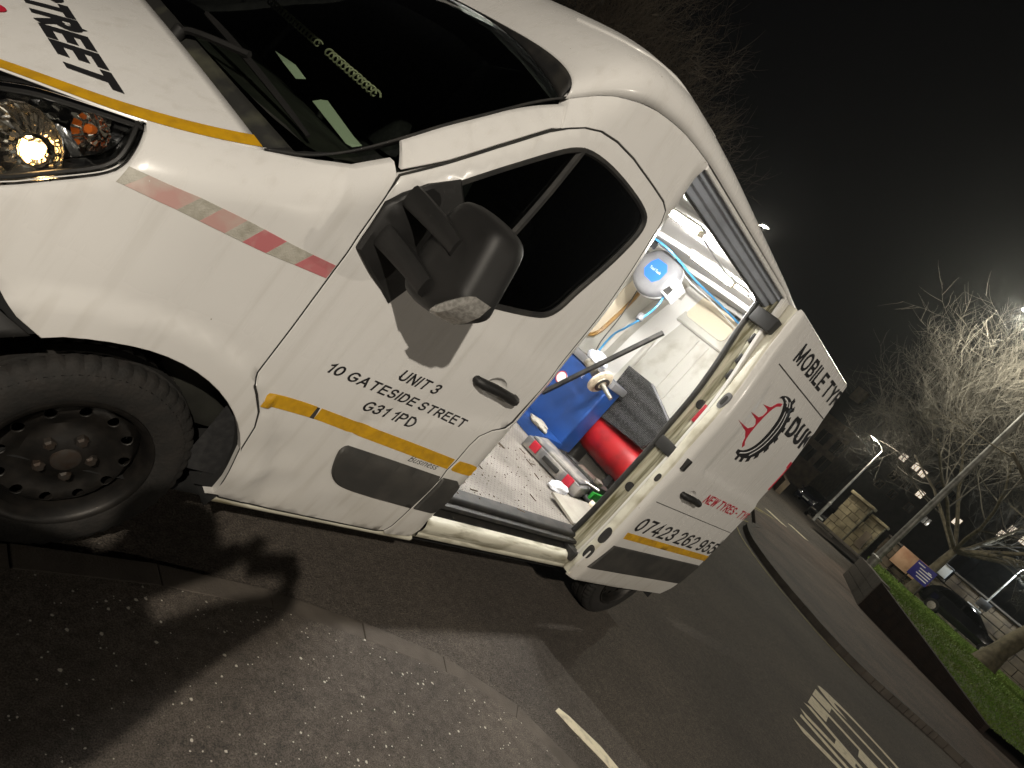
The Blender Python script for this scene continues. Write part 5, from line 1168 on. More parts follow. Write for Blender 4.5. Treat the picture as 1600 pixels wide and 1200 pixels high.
# kerb stones, one by one
kerb = thing('kerb', (0, 0, 0), 'low worn concrete kerb curving away beside the van', 'kerb')
L_ = 0; acc = [0]
for i in range(1, len(kp)): acc.append(acc[-1] + math.hypot(kp[i][0] - kp[i - 1][0], kp[i][1] - kp[i - 1][1]))
def at(path, s):
    for i in range(1, len(acc)):
        if acc[i] >= s: f = (s - acc[i - 1]) / (acc[i] - acc[i - 1]); return Vector(path[i - 1]).lerp(Vector(path[i]), f)
    return Vector(path[-1])
s = 9.2
while s < acc[-1] - 8:
    ln = .60 if not (13.5 < s < 17.5) else .45
    a0, a1, b0, b1 = at(kp, s + .001), at(kp, s + ln - .001), at(k1, s + .001), at(k1, s + ln - .001)
    h0, h1 = kh(a0.x) + random.uniform(-.002, .003), kh(a1.x) + random.uniform(-.002, .003)
    mb = MB(); mb.add([(a0.x, a0.y, -.05), (a1.x, a1.y, -.05), (b1.x, b1.y, -.05), (b0.x, b0.y, -.05), (a0.x, a0.y, h0), (a1.x, a1.y, h1), (b1.x, b1.y, h1 + .002), (b0.x, b0.y, h0 + .002)],
                      [(0,3,2,1),(4,5,6,7),(0,1,5,4),(1,2,6,5),(2,3,7,6),(3,0,4,7)])
    mb.build('kerb_stone', 'concrete', kerb, smooth=0, bev=.004); s += ln
# road markings: give-way line and KEEP CLEAR lettering (only CLEAR is in view)
def marking(name, poly, m, label, cat, z=.004):
    mb = MB(); mb.add([(x, y, z) for x, y in poly] + [(x, y, .0005) for x, y in poly], [tuple(range(len(poly)))] + [(i, (i + 1) % len(poly), len(poly) + (i + 1) % len(poly), len(poly) + i) for i in range(len(poly))])
    return tag(mb.build(name, m, None, smooth=0), label, cat)
marking('road_line', [(2.395, -.625), (2.44, -.612), (2.49, -.665), (2.60, -.84), (2.70, -1.2), (2.74, -1.9), (2.66, -1.9), (2.63, -1.25), (2.54, -.92), (2.44, -.73)], 'whiteline', 'worn white painted line on the road by the kerb end', 'road marking')
clr = lettering('road_lettering', 'CLEAR', lambda a, b: (8.62 - 2.42 * a, -.60 - 1.55 * b - .36 * a, .004), 'whiteline', None, wt=.20, gap=.14)
tag(clr, 'tall white painted letters across the road', 'road marking')
# far footway: kerb line bends round the corner island
fk = [(17.3, 3.75), (15.8, 3.45), (14.3, 2.75), (13.44, 2.12), (12.7, 1.38), (12.25, .70), (11.9, .06), (11.86, -.61), (12.2, -1.2), (12.5, -1.6), (12.78, -2.23), (13.2, -4.5), (13.6, -9), (14, -20)]
fk = spline(fk, 4)
fpv = fk + [(60, -20), (60, -2), (40, 2.6), (32.2, 3.75), (28.5, 4.9), (24.5, 5.45), (21, 5.2)]
mb = MB(); cv, ce, cf, *_ = delaunay_2d_cdt([Vector(p) for p in fpv], [(i, (i + 1) % len(fpv)) for i in range(len(fpv))], [], 1, 1e-5)
mb.add([(v.x, v.y, .11 + gz(v.x, 0)) for v in cv], [tuple(f) for f in cf]); n = len(fpv)
mb.add([(x, y, .11 + gz(x, 0)) for x, y in fpv] + [(x, y, -.02 + gz(x, 0)) for x, y in fpv], [(i, (i + 1) % n, n + (i + 1) % n, n + i) for i in range(n)])
tag(mb.build('far_pavement', 'farpave', None, smooth=40), kind='structure')
fkerb = thing('kerb', (12.2, 0, 0), 'weathered far kerb curving round the opposite pavement corner', 'kerb')
pa = fk[:]; i = 0
while i < len(fk) - 2:
    a, b = Vector(fk[i]), Vector(fk[i + 1]); t = (b - a); ln = t.length; kk = max(1, round(ln / .9))
    nrm = Vector((-t.y, t.x)).normalized()
    for q in range(kk):
        p0 = a.lerp(b, q / kk); p1 = a.lerp(b, (q + 1) / kk); d = (p1 - p0).normalized() * .006; p0 = p0 + d; p1 = p1 - d; w_ = nrm * .14; o_ = -nrm * .012
        mb = MB(); hh = .118
        mb.add([(p0.x + o_.x, p0.y + o_.y, -.02), (p1.x + o_.x, p1.y + o_.y, -.02), (p1.x + w_.x, p1.y + w_.y, -.02), (p0.x + w_.x, p0.y + w_.y, -.02), (p0.x + o_.x, p0.y + o_.y, hh), (p1.x + o_.x, p1.y + o_.y, hh), (p1.x + w_.x, p1.y + w_.y, hh), (p0.x + w_.x, p0.y + w_.y, hh)],
               [(0,3,2,1),(4,5,6,7),(0,1,5,4),(1,2,6,5),(2,3,7,6),(3,0,4,7)])
        mb.build('kerb_stone', 'farkerb', fkerb, smooth=0)
    i += 1
def pathline(pts, w_, m, label, name='yellow_line'):
    pts = spline(pts, 5); l = []; r = []
    for i, p in enumerate(pts):
        a = Vector(pts[max(0, i - 1)]); b = Vector(pts[min(len(pts) - 1, i + 1)]); t = (b - a).normalized(); nn = Vector((-t.y, t.x)) * w_ / 2
        l.append((p[0] + nn.x, p[1] + nn.y, .005 + gz(p[0], 0))); r.append((p[0] - nn.x, p[1] - nn.y, .005 + gz(p[0], 0)))
    mb = MB(); n = len(pts); mb.add(l + r, [(i, i + 1, n + i + 1, n + i) for i in range(n - 1)])
    return tag(mb.build(name, m, None, smooth=0), label, 'road marking')
pathline([(20.5, 5.45), (24.4, 5.75), (28.3, 5.2), (32.0, 4.05), (40, 2.9)], .10, 'yellowline', 'yellow no-parking line along the far side road, next to the pavement')
pathline([(20.5, 5.68), (24.4, 5.98), (28.4, 5.42), (32.1, 4.26), (40, 3.1)], .10, 'yellowline', 'outer of the two yellow lines along the far side road')
pathline([(17.4, 3.95), (15.7, 3.68), (14.15, 2.95), (13.2, 2.25), (12.45, 1.45), (12.0, .78), (11.66, .10), (11.55, -.6)], .05, 'yellowline', 'faded yellow line beside the far kerb corner')
for i, (x, y) in enumerate(((26.6, 6.3), (29.6, 6.1))):
    for k in range(5): pass
    mb = MB()
    for k in range(5): mb.box((x + k * .16, y - .5, .004 + gz(x, 0)), (x + k * .16 + .08, y + .4, .006 + gz(x + .8, 0)))
    tag(mb.build('road_bars', 'whiteline', None, smooth=0), ('short white bars painted on the side road, the patch nearer the van', 'short white bars painted on the side road, the patch beyond the first')[i], 'road marking')
# ================================================================ PLANTER WALL AND GRASS
WA, WB2 = Vector((21.3, 1.42)), Vector((18.55, -2.25))
pw = thing('planter_wall', (20, -.4, .11), 'dark timber faced retaining wall below the grass bank', 'wall')
d = (WB2 - WA).normalized(); nrm = Vector((-d.y, d.x)); nrm = nrm if nrm.x > 0 else -nrm
def wtop(f): return 1.02 + (.34 - 1.02) * f
ln = (WB2 - WA).length; npl = 14
for r in range(4):
    for k in range(npl):
        f0, f1 = k / npl, (k + 1) / npl; p0 = WA.lerp(WB2, f0) + d * .004; p1 = WA.lerp(WB2, f1) - d * .004
        za0 = .10 + (wtop(f0) - .10) * r / 4 + .005; za1 = .10 + (wtop(f0) - .10) * (r + 1) / 4; zb0 = .10 + (wtop(f1) - .10) * r / 4 + .005; zb1 = .10 + (wtop(f1) - .10) * (r + 1) / 4
        j = random.uniform(0, .012); a = p0 + nrm * j; b = p1 + nrm * j; a2 = p0 + nrm * .16; b2 = p1 + nrm * .16
        MB().add([(a.x, a.y, za0), (b.x, b.y, zb0), (b2.x, b2.y, zb0), (a2.x, a2.y, za0), (a.x, a.y, za1), (b.x, b.y, zb1), (b2.x, b2.y, zb1), (a2.x, a2.y, za1)], [(0,3,2,1),(4,5,6,7),(0,1,5,4),(1,2,6,5),(2,3,7,6),(3,0,4,7)]).build('timber_plank', 'timber', pw, smooth=0)
# stone end wall running back from the corner and a coping
e0 = WA; e1 = Vector((27.5, 3.3)); dd = (e1 - e0).normalized(); nn = Vector((-dd.y, dd.x))
for k in range(9):
    p0 = e0.lerp(e1, k / 9) + dd * .01; p1 = e0.lerp(e1, (k + 1) / 9) - dd * .01
    for r in range(3):
        zz0, zz1 = .08 + .32 * r, .08 + .32 * (r + 1) - .015
        q = [(p0 + nn * .02), (p1 + nn * .02), (p1 - nn * .28), (p0 - nn * .28)]
        MB().add([(p.x, p.y, zz0) for p in q] + [(p.x, p.y, zz1 + (.03 if r == 2 else 0)) for p in q], [(0,3,2,1),(4,5,6,7),(0,1,5,4),(1,2,6,5),(2,3,7,6),(3,0,4,7)]).build('wall_stone', 'concrete', pw, smooth=0)
def gh(x, y):
    # height of the grass bank
    rel = Vector((x, y)) - WA; f = max(0, min(1, rel.dot(d) / ln)); back = rel.dot(nrm)
    return wtop(f) - .03 + min(1, max(0, back) / 12) * (1.12 - wtop(f) + .03) + .03 * math.sin(x * 1.7) * math.sin(y * 1.3) * min(1, max(0, back))
bank = [(21.45, 1.32), (27.5, 3.02), (36, 4.6), (40, 4.6), (60, -8), (60, -20), (24, -20), (20, -6), (18.72, -2.3)]
mb = MB(); pts = [Vector(p) for p in densify(bank, 1.0)]; nb0 = len(pts); ed = [(i, (i + 1) % nb0) for i in range(nb0)]
bl = [tuple(p) for p in pts]
for i in range(40):
    for j in range(26):
        q = (18.5 + i * 1.05, -19.5 + j * 1.0)
        if inpoly(q, bl) and min((p.x - q[0]) ** 2 + (p.y - q[1]) ** 2 for p in pts[:nb0]) > .3: pts.append(Vector(q))
cv, ce, cf, *_ = delaunay_2d_cdt(pts, ed, [], 1, 1e-5)
bank_o = mb.add([(v.x, v.y, gh(v.x, v.y)) for v in cv], [tuple(f) for f in cf]).build('grass_bank', 'verge', None, smooth=60); tag(bank_o, kind='structure')
# grass blades
rg = random.Random(9); vs = []; fs = []
for k in range(60000):
    x = 18.6 + 18 * rg.random() ** 1.3; y = rg.uniform(-6, 4.6)
    if not inpoly((x, y), bank): continue
    if x > 33 and rg.random() < .4: continue
    z = gh(x, y); h = rg.uniform(.03, .08); a = rg.uniform(0, 6.28); w_ = .014 + .0009 * (x - 18); lx, ly = rg.uniform(-.05, .05), rg.uniform(-.05, .05)
    n = len(vs); vs += [(x - w_ * math.cos(a), y - w_ * math.sin(a), z - .01), (x + w_ * math.cos(a), y + w_ * math.sin(a), z - .01), (x + lx, y + ly, z + h)]; fs.append((n, n + 1, n + 2))
mb = MB(); mb.v = vs; mb.f = fs
me = bpy.data.meshes.new('grass'); me.from_pydata(vs, [], fs); me.materials.append(mat('grass blades', (.12, .22, .02), (.15, .21, .03), scale=1.2, rough=.7)); go = link('grass', me); tag(go, 'short green grass on the bank behind the planter wall', 'grass', kind='stuff')
# ================================================================ STREET LAMPS
def street_lamp(base, h, arm, label, power, r0=.085, head=.5, rad=.12, col=(1.0, .93, .78), em='lantern'):
    b = Vector(base); t = thing('street_lamp', b, label, 'street lamp', 'street lamps')
    MB().tube([b, b + Vector((0, 0, 1.3)), b + Vector((0, 0, 1.32)), b + Vector((0, 0, h))], [r0 * 1.25, r0 * 1.25, r0, r0 * .55], 14).build('post', 'zinc', t)
    MB().lathe([(r0 * 1.28, 0), (r0 * 1.5, .02), (r0 * 1.5, .08), (r0 * 1.0, .12)], b + Vector((0, 0, 1.24)), (0, 0, 1), 14).build('post_collar', 'zinc', t)
    a = Vector(arm); tip = b + Vector((0, 0, h + .25)) + a
    MB().tube(spline([tuple(b + Vector((0, 0, h - .05))), tuple(b + Vector((0, 0, h + .12)) + a * .25), tuple(tip)], 6), r0 * .42, 10).build('bracket_arm', 'zinc', t)
    u = a.normalized(); s_ = Vector((-u.y, u.x, 0)).normalized()
    mb = MB(); vs = []
    for k, (l, w2, up) in enumerate(((0, .08, .05), (.12, .15, .08), (head * .6, .17, .08), (head, .09, .04))):
        p = tip + u * (l - .1); vs += [tuple(p + s_ * w2 + Vector((0, 0, -.02))), tuple(p + s_ * w2 * .7 + Vector((0, 0, up))), tuple(p - s_ * w2 * .7 + Vector((0, 0, up))), tuple(p - s_ * w2 + Vector((0, 0, -.02)))]
    fs = []
    for k in range(3):
        for j in range(4): fs.append((k * 4 + j, k * 4 + (j + 1) % 4, (k + 1) * 4 + (j + 1) % 4, (k + 1) * 4 + j))
    fs += [(3, 2, 1, 0), (12, 13, 14, 15)]
    mb.add(vs, fs).build('lantern_housing', 'zinc', t, bev=.01)
    c = tip + u * (head * .4 - .1)
    mb = MB(); mb.lathe([(.0, -.075), (.06, -.068), (.10, -.045), (.115, -.022)], c, (0, 0, 1), 16); mb.build('lantern_glass', em, t)
    ld = bpy.data.lights.new('street_light', 'POINT'); ld.energy = power; ld.shadow_soft_size = rad; ld.color = col
    lo = bpy.data.objects.new('street_light', ld); COL.objects.link(lo); lo.location = c + Vector((0, 0, -.22)); lo.parent = t; lo.matrix_parent_inverse = Matrix.Translation(b).inverted()
    return t
# the lamp behind the photographer that lights the whole side of the van
street_lamp((NEAR_LAMP.x - .9, NEAR_LAMP.y - .9, 0.04), NEAR_LAMP.z - .05, (.9, .9, 0), 'street lamp on the near pavement behind the viewpoint', NEAR_W, rad=.07, col=(1.0, .905, .77))
street_lamp((8.6, -14.2, 0.0), 6.3, (-.35, .8, 0), 'unseen fill street lamp across the junction behind the viewpoint', SIDE_FILL_W, rad=.10, col=(1.0, .90, .76))  # unseen fill lamp, hinted by the mirror's second shadow, lifts van-side shade
street_lamp((26.8, 2.83, .11), FAR_LAMP.z - .2, (0.2, 2.1, 0), 'tall street lamp post beside the planter wall, its arm over the side road', FAR_W, r0=.13, col=(1.0, .96, .80))
street_lamp((40.0, 8.46, .55), 5.2, (-.4, .5, 0), 'short street lamp behind the parked black cars', LAMP2_W, r0=.07)
street_lamp((40.5, .45, .9), 4.4, (-.3, -.35, 0), 'white topped street lamp above the stone wall at the right', LAMP3_W, r0=.06, col=(.85, .95, 1.0))
# ================================================================ BARE TREES
def tree(name, base, h, spread, label, seed, twigm='twig', levels=5, lean=(0, 0), trunk_r=.24, fork=.28, group='bare winter trees', first=6, dens=1.0, limb=1.0):
    rnd = random.Random(seed); b = Vector(base); t = thing(name, b, label, 'tree', group)
    tv = MB(); cvv = MB()
    def branch(p, d, L_, r, lev):
        n = 5 if lev < 3 else 4; pts = [p]; q = p.copy(); dd = d.copy()
        for k in range(n):
            dd = (dd + Vector((rnd.gauss(0, .13), rnd.gauss(0, .13), rnd.gauss(0, .08) + (.07 if lev > 1 else .0)))).normalized()
            q = q + dd * L_ / n; pts.append(q.copy())
        rr = [r * (1 - .62 * k / n) for k in range(n + 1)]
        (tv if lev <= 1 else cvv).tube(pts, rr, 8 if lev <= 1 else (5 if lev == 2 else 3), cap=(lev <= 1))
        if lev >= levels: return
        kids = {1: 7, 2: 7, 3: 7, 4: 5}.get(lev, 4)
        kids = max(2, round(kids * dens))
        for c in range(kids):
            f = .30 + .70 * (c + rnd.random() * .8) / kids; i = min(n - 1, int(f * n)); pp = pts[i].lerp(pts[i + 1], f * n - i)
            base_d = (pts[i + 1] - pts[i]).normalized(); side = base_d.orthogonal().normalized(); side = Quaternion(base_d, rnd.uniform(0, 6.283)) @ side
            nd = (base_d * rnd.uniform(.55, .9) + side * rnd.uniform(.55, .95) + Vector((0, 0, .12))).normalized()
            branch(pp, nd, L_ * rnd.uniform(.48, .68), max(.0055, r * (.44 - .22 * f)), lev + 1)
    fk_ = b + Vector((lean[0], lean[1], h * fork))
    tv.tube(spline([tuple(b - Vector((0, 0, .2))), tuple(b + Vector((lean[0] * .2, lean[1] * .2, h * fork * .35))), tuple(fk_)], 5), [trunk_r * (1.35 - .55 * min(1, k / 4)) if k < 5 else trunk_r * (.80 - .04 * (k - 5)) for k in range(11)], 12)
    for k in range(first):
        a = 2 * math.pi * (k + rnd.uniform(-.2, .2)) / first; o_ = rnd.uniform(.5, 1.05) * spread
        d_ = Vector((math.cos(a) * o_, math.sin(a) * o_, rnd.uniform(.75, 1.15))).normalized()
        branch(fk_ - Vector((0, 0, .15 * rnd.random())), d_, limb * h * rnd.uniform(.42, .55), trunk_r * rnd.uniform(.34, .46), 1)
    tv.build('trunk', 'bark', t); cvv.build('crown', twigm, t, smooth=0)
    return t
tree('bare_tree', (36.6, 2.55, 1.0), 12.0, 1.5, 'wide bare tree lit by the street lamp on the grass bank', 21, trunk_r=.27, fork=.24, lean=(0, -.1), first=8, limb=1.10)
tree('bare_tree', (27.2, -1.35, 1.0), 9.5, .9, 'mossy bare trunk at the right edge of the grass bank', 5, trunk_r=.36, fork=.33, lean=(.3, -.5), levels=4, twigm='bark')
tree('bare_tree', (13.2, 18.5, 0), 11.5, 1.1, 'dark bare tree rising behind the van roof above the cab', 33, twigm='darktwig', trunk_r=.25, fork=.3)
tree('bare_tree', (20.5, 22.5, 0), 11.5, 1.0, 'dark bare tree behind the van roof, the one further from the cab', 35, twigm='darktwig', trunk_r=.25, fork=.3)
# ================================================================ PARKED CARS
def car(loc, rz, body, label):
    """hatchback, nose along local -x"""
    c = thing('parked_car', loc, label, 'car', 'cars parked in the background'); c.rotation_euler.z = rz
    X = Matrix.Translation(loc)
    prof = [(-2.05, .32, .55, .70), (-2.0, .28, .70, .80), (-1.5, .25, .86, .86), (-.85, .25, .97, .88), (-.82, .25, .975, .88), (.0, .25, 1.0, .89), (1.2, .25, 1.0, .88), (1.85, .28, .96, .84), (2.05, .32, .72, .76)]
    mb = MB(); mb.X = X; vs = []; fs = []
    for x, z0, z1, hw in prof:
        vs += [(x, -hw * .92, z0), (x, -hw, z0 + .18), (x, -hw, (z0 + z1) / 2), (x, -hw * .95, z1 - .04), (x, -hw * .80, z1), (x, 0, z1 + .02), (x, hw * .80, z1), (x, hw * .95, z1 - .04), (x, hw, (z0 + z1) / 2), (x, hw, z0 + .18), (x, hw * .92, z0)]
    n = 11
    for i in range(len(prof) - 1):
        for j in range(n): fs.append((i * n + j, i * n + (j + 1) % n, (i + 1) * n + (j + 1) % n, (i + 1) * n + j))
    fs += [tuple(range(n - 1, -1, -1)), tuple(range(len(vs) - n, len(vs)))]
    bo = mb.add(vs, fs).build('body', body, c, smooth=50)
    cab = [(-.95, .97, .97, .80), (-.20, .97, 1.40, .68), (.35, .97, 1.46, .66), (1.10, .97, 1.43, .66), (1.55, .97, 1.30, .68), (1.90, .95, .96, .76)]
    mb = MB(); mb.X = X; vs = []; fs = []
    for x, z0, z1, hw in cab: vs += [(x, -.82, z0), (x, -hw, z1 - .05), (x, -hw * .86, z1), (x, hw * .86, z1), (x, hw, z1 - .05), (x, .82, z0)]
    for i in range(len(cab) - 1):
        for j in range(5): fs.append((i * 6 + j, i * 6 + j + 1, (i + 1) * 6 + j + 1, (i + 1) * 6 + j))
    mb.add(vs, fs).build('cabin', body, c, smooth=40)
    for s in (-1, 1):
        for a, b_ in (((-.55, .35)), ((.42, 1.45))):
            mb = MB(); mb.X = X; y0, y1 = s * .812, s * .715; k0 = .12 if a < 0 else 0
            mb.add([(a, y0, 1.02), (b_, y0, 1.02), (b_ - (.12 if a > 0 else 0), y1, 1.36), (a + (.34 if a < 0 else .02), y1, 1.36)], [(0, 1, 2, 3)]); mb.build('side_window', 'glass', c, smooth=0, solid=.012)
        for x in (-1.28, 1.28):
            mb = MB(); mb.X = X; mb.lathe([(.17, .0), (.20, -.01), (.29, -.012), (.31, .02), (.31, .16), (.29, .19), (.17, .19)], (x, s * .90, .31), (0, -s, 0), 20); wh = mb.build('wheel', 'tyre', c)
            mb = MB(); mb.X = X; mb.lathe([(.0, -.012), (.06, -.012), (.19, -.004), (.2, .02)], (x, s * .90, .31), (0, -s, 0), 14); mb.build('rim', 'steel', wh)
        mb = MB(); mb.X = X; mb.box((-2.04, s * .62 - .16, .60), (-1.92, s * .62 + .16, .74), .03); mb.build('headlight', 'lens' if False else 'chrome', c)
        mb = MB(); mb.X = X; mb.box((1.93, s * .66 - .12, .74), (2.055, s * .66 + .10, .92), .02); mb.build('tail_light', 'tail', c)
        mb = MB(); mb.X = X; mb.box((-.62, s * .97 - .08, .98), (-.52, s * .97 + .06, 1.10), .02); mb.build('door_mirror', body, c)
    mb = MB(); mb.X = X; mb.add([(-.93, -.66, 1.0), (-.93, .66, 1.0), (-.24, .58, 1.385), (-.24, -.58, 1.385)], [(0, 1, 2, 3)]); mb.build('car_windscreen', 'glass', c, smooth=0, solid=.012)
    mb = MB(); mb.X = X; mb.add([(1.86, -.64, 1.0), (1.86, .64, 1.0), (1.58, .56, 1.28), (1.58, -.56, 1.28)], [(0, 1, 2, 3)]); mb.build('rear_window', 'glass', c, smooth=0, solid=.012)
    mb = MB(); mb.X = X; mb.box((-2.075, -.26, .42), (-2.05, .26, .53), .004); mb.build('number_plate', 'numberplate', c)
    mb = MB(); mb.X = X; mb.box((-2.065, -.45, .56), (-2.03, .45, .68), .02); mb.build('grille', 'plastic', c)
    return c
car((47.6, 9.9, gz(47, 0)), math.radians(6), 'carblack', 'glossy black car parked beside the stone pier, facing the viewer')
car((54.5, 13.2, gz(54.5, 0)), math.radians(6), 'carblue', 'dark blue car parked further back behind the black car')
car((38.3, .35, 1.02), math.radians(91), 'carblack', 'black car parked side-on behind the grass bank and tree')
# ================================================================ STONE PIER, WALL, SIGNS
def masonry(t, x0, y0, y1, z0f, z1, course, length, depth, m, seed, jit=.015):
    rnd = random.Random(seed); z = z0f; r = 0
    while z < z1 - .05:
        h = min(course * rnd.uniform(.9, 1.1), z1 - z); y = y0 - (length * .5 if r % 2 else 0)
        while y < y1 - .05:
            l = length * rnd.uniform(.75, 1.25); a = max(y0, y); b = min(y1, y + l)
            if b - a > .12:
                j = rnd.uniform(-jit, jit)
                MB().box((x0 + j, a + .012, z + .010), (x0 + depth + j, b - .012, z + h - .010), .018).build('stone_block', m, t, smooth=0)
            y += l
        z += h; r += 1
pier = thing('stone_pier', (41.5, 7.2, .7), 'tall sandstone gate pier with an arched niche beside the parked black car', 'pier')
masonry(pier, 41.0, 6.95, 8.25, .75, 3.05, .38, .55, .5, 'stone', 2)
masonry(pier, 41.3, 5.9, 6.93, .75, 2.75, .38, .55, .5, 'stone', 3)
MB().box((40.85, 6.85, 3.06), (41.65, 8.35, 3.24), .03).build('coping_stone', 'stone', pier); MB().box((41.15, 5.82, 2.76), (41.95, 6.84, 2.92), .03).build('coping_stone', 'stone', pier)
MB().box((41.2, 6.05, 1.0), (41.285, 6.45, 2.0), .02).build('niche_panel', 'stonedark', pier)
MB().box((40.5, 5.7, .62), (42.0, 8.5, .76), .02).build('plinth', 'concrete', pier)
swall = thing('stone_wall', (41, 0, .9), 'long rubble stone wall behind the grass bank', 'wall')
masonry(swall, 41.6, -7, 5.6, .8, 2.55, .44, .95, .4, 'stonedark', 7, .03)
masonry(swall, 41.6, -4.5, 2.3, 2.55, 3.25, .36, .95, .4, 'stonedark', 8, .03)
MB().box((41.5, 2.32, 2.56), (42.1, 5.6, 2.68), .02).build('coping', 'concrete', swall)
MB().box((41.5, -4.5, 3.26), (42.1, 2.3, 3.36), .02).build('coping', 'concrete', swall)
nb = thing('notice_board', (41.4, 3.85, 1.6), 'peach coloured notice board fixed to the stone wall', 'sign')
MB().box((41.36, 3.05, 1.62), (41.42, 4.72, 2.68), .01).build('board_face', 'peach', nb)
MB().box((41.425, 3.02, 1.59), (41.47, 4.75, 2.71)).build('board_back', 'timber', nb)
for y in (3.3, 4.45): MB().box((41.475, y - .04, .85), (41.55, y + .04, 2.66)).build('board_post', 'timber', nb)
bs = thing('blue_sign', (35.2, 2.4, 1.0), 'blue information sign with white lines on a post by the tree', 'sign')
MB().box((35.0, 2.05, 1.72), (35.03, 2.95, 2.50), .01).build('sign_face', 'signblue', bs)
for k, (z, a, b) in enumerate(((2.38, 2.55, 2.88), (2.24, 2.12, 2.70), (2.12, 2.12, 2.66), (2.00, 2.12, 2.70), (1.88, 2.12, 2.60), (2.30, 2.20, 2.36))):
    MB().box((34.994, a, z - .022), (34.999, b, z + .022)).build('sign_line', 'white', bs)
for y in (2.12, 2.88): MB().tube([(35.06, y, .95), (35.06, y, 2.48)], .03, 8).build('sign_post', 'timber', bs)
ub = thing('utility_cabinet', (41, 2.4, 2.6), 'small grey utility cabinet standing on the end of the stone wall', 'cabinet')
MB().box((41.0, 2.38, 2.70), (41.5, 3.15, 3.30), .03).build('cabinet_box', 'lgrey', ub); MB().box((40.96, 2.34, 3.31), (41.54, 3.19, 3.38), .02).build('cabinet_lid', 'grey', ub)
MB().box((41.6, 2.4, 2.575), (41.62, 2.5, 2.58)).build('cabinet_foot', 'grey', ub)
cp = thing('lamp_post_box', (40.6, .1, 2.0), 'small grey box with a white strip on the lamp post above the wall', 'box')
MB().box((40.2, .15, 2.72), (40.42, .72, 3.15), .03).build('box_body', 'grey', cp); MB().box((40.12, .25, 2.50), (40.35, .95, 2.58), .02).build('strip', 'white', cp)
ws = MB().box((44.0, 8.0, .36), (44.22, 9.9, .50), .03).build('kerb_block', 'concrete'); tag(ws, 'pale concrete block at the kerb in front of the black car', 'block')
# ================================================================ HOUSES
def house(name, x, y0, y1, z0, h, roofh, m, label, wins, lit, seed):
    t = thing(name, (x, (y0 + y1) / 2, z0), label, 'building', 'dark tenement buildings in the background')
    MB().box((x, y0, z0 - 3), (x + 9, y1, z0 + h)).build('wall', m, t, smooth=0)
    MB().add([(x - .4, y0 - .3, z0 + h), (x - .4, y1 + .3, z0 + h), (x + 9.4, y1 + .3, z0 + h), (x + 9.4, y0 - .3, z0 + h), (x + 4.5, y0 + .2, z0 + h + roofh), (x + 4.5, y1 - .2, z0 + h + roofh)], [(0, 1, 5, 4), (2, 3, 4, 5), (1, 2, 5), (3, 0, 4), (3, 2, 1, 0)]).build('roof', 'slate', t, smooth=0)
    for k in range(2): 
        yy = y0 + (y1 - y0) * (.25 + .5 * k); MB().box((x + 4.0, yy - .6, z0 + h + roofh - .5), (x + 5.0, yy + .6, z0 + h + roofh + 1.2), .05).build('chimney', 'stonedark', t)
    for (y, z, w_, hh, on) in wins:
        f = MB().box((x - .06, y - w_ / 2 - .08, z - hh / 2 - .08), (x - .005, y + w_ / 2 + .08, z + hh / 2 + .08)).build('window', 'stonedark', t, smooth=0)
        for s in (-1, 1):
            a, b = (y - w_ / 2, y - .03) if s < 0 else (y + .03, y + w_ / 2)
            MB().box((x - .09, a, z - hh / 2), (x - .062, b, z + hh / 2)).build('pane', 'litwin' if on else 'carblack', f, smooth=0)
    return t
def bpj(yy, zz, X): k = (X + .87) / 40.87; return (-1.65 + (yy + 1.65) * k, 1.634 + (zz - 1.634) * k)
X1 = 78
wins = []
for (yy, zz, on) in ((7.48, 6.16, 1), (6.72, 6.16, 1), (6.29, 6.09, 1), (5.68, 5.19, 1), (3.66, 5.22, 1), (4.6, 6.1, 0), (5.3, 6.1, 0), (6.4, 5.1, 0), (7.2, 5.1, 0), (4.6, 4.3, 0), (5.6, 4.3, 0), (6.6, 4.3, 0), (7.4, 4.3, 0)):
    a, b = bpj(yy, zz, X1); wins.append((a, b, .62, .75, on))
house('tenement', X1, 6.5, 22, 2.0, 10.6, 3.4, 'render', 'dark tenement with a row of lit windows behind the bare tree', wins, 0, 1)
wins = []
for (yy, zz, on) in ((1.82, 6.5, 1), (1.99, 6.03, 1), (1.2, 6.4, 1), (.6, 5.6, 0), (1.4, 5.3, 0), (.4, 6.4, 0), (-.6, 6.0, 1), (-1.5, 5.4, 0)):
    a, b = bpj(yy, zz, 90); wins.append((a, b, .62, .75, on))
house('tenement', 90, -16, 5.9, 2.2, 12.5, 3.5, 'render', 'dark tenement with scattered lit windows at the far right', wins, 0, 2)
wins = []
for (yy, zz, on) in ((10.2, 4.4, 0), (11.2, 4.4, 0), (12.2, 4.4, 0), (10.2, 3.2, 0), (11.2, 3.2, 0), (12.2, 3.2, 0)):
    a, b = bpj(yy, zz, 70); wins.append((a, b, 1.1, 1.4, on))
house('stone_house', 70, 18.5, 34, 1.6, 7.0, 3.2, 'stonedark', 'low dark stone house at the end of the side road behind the parked cars', wins, 0, 3)
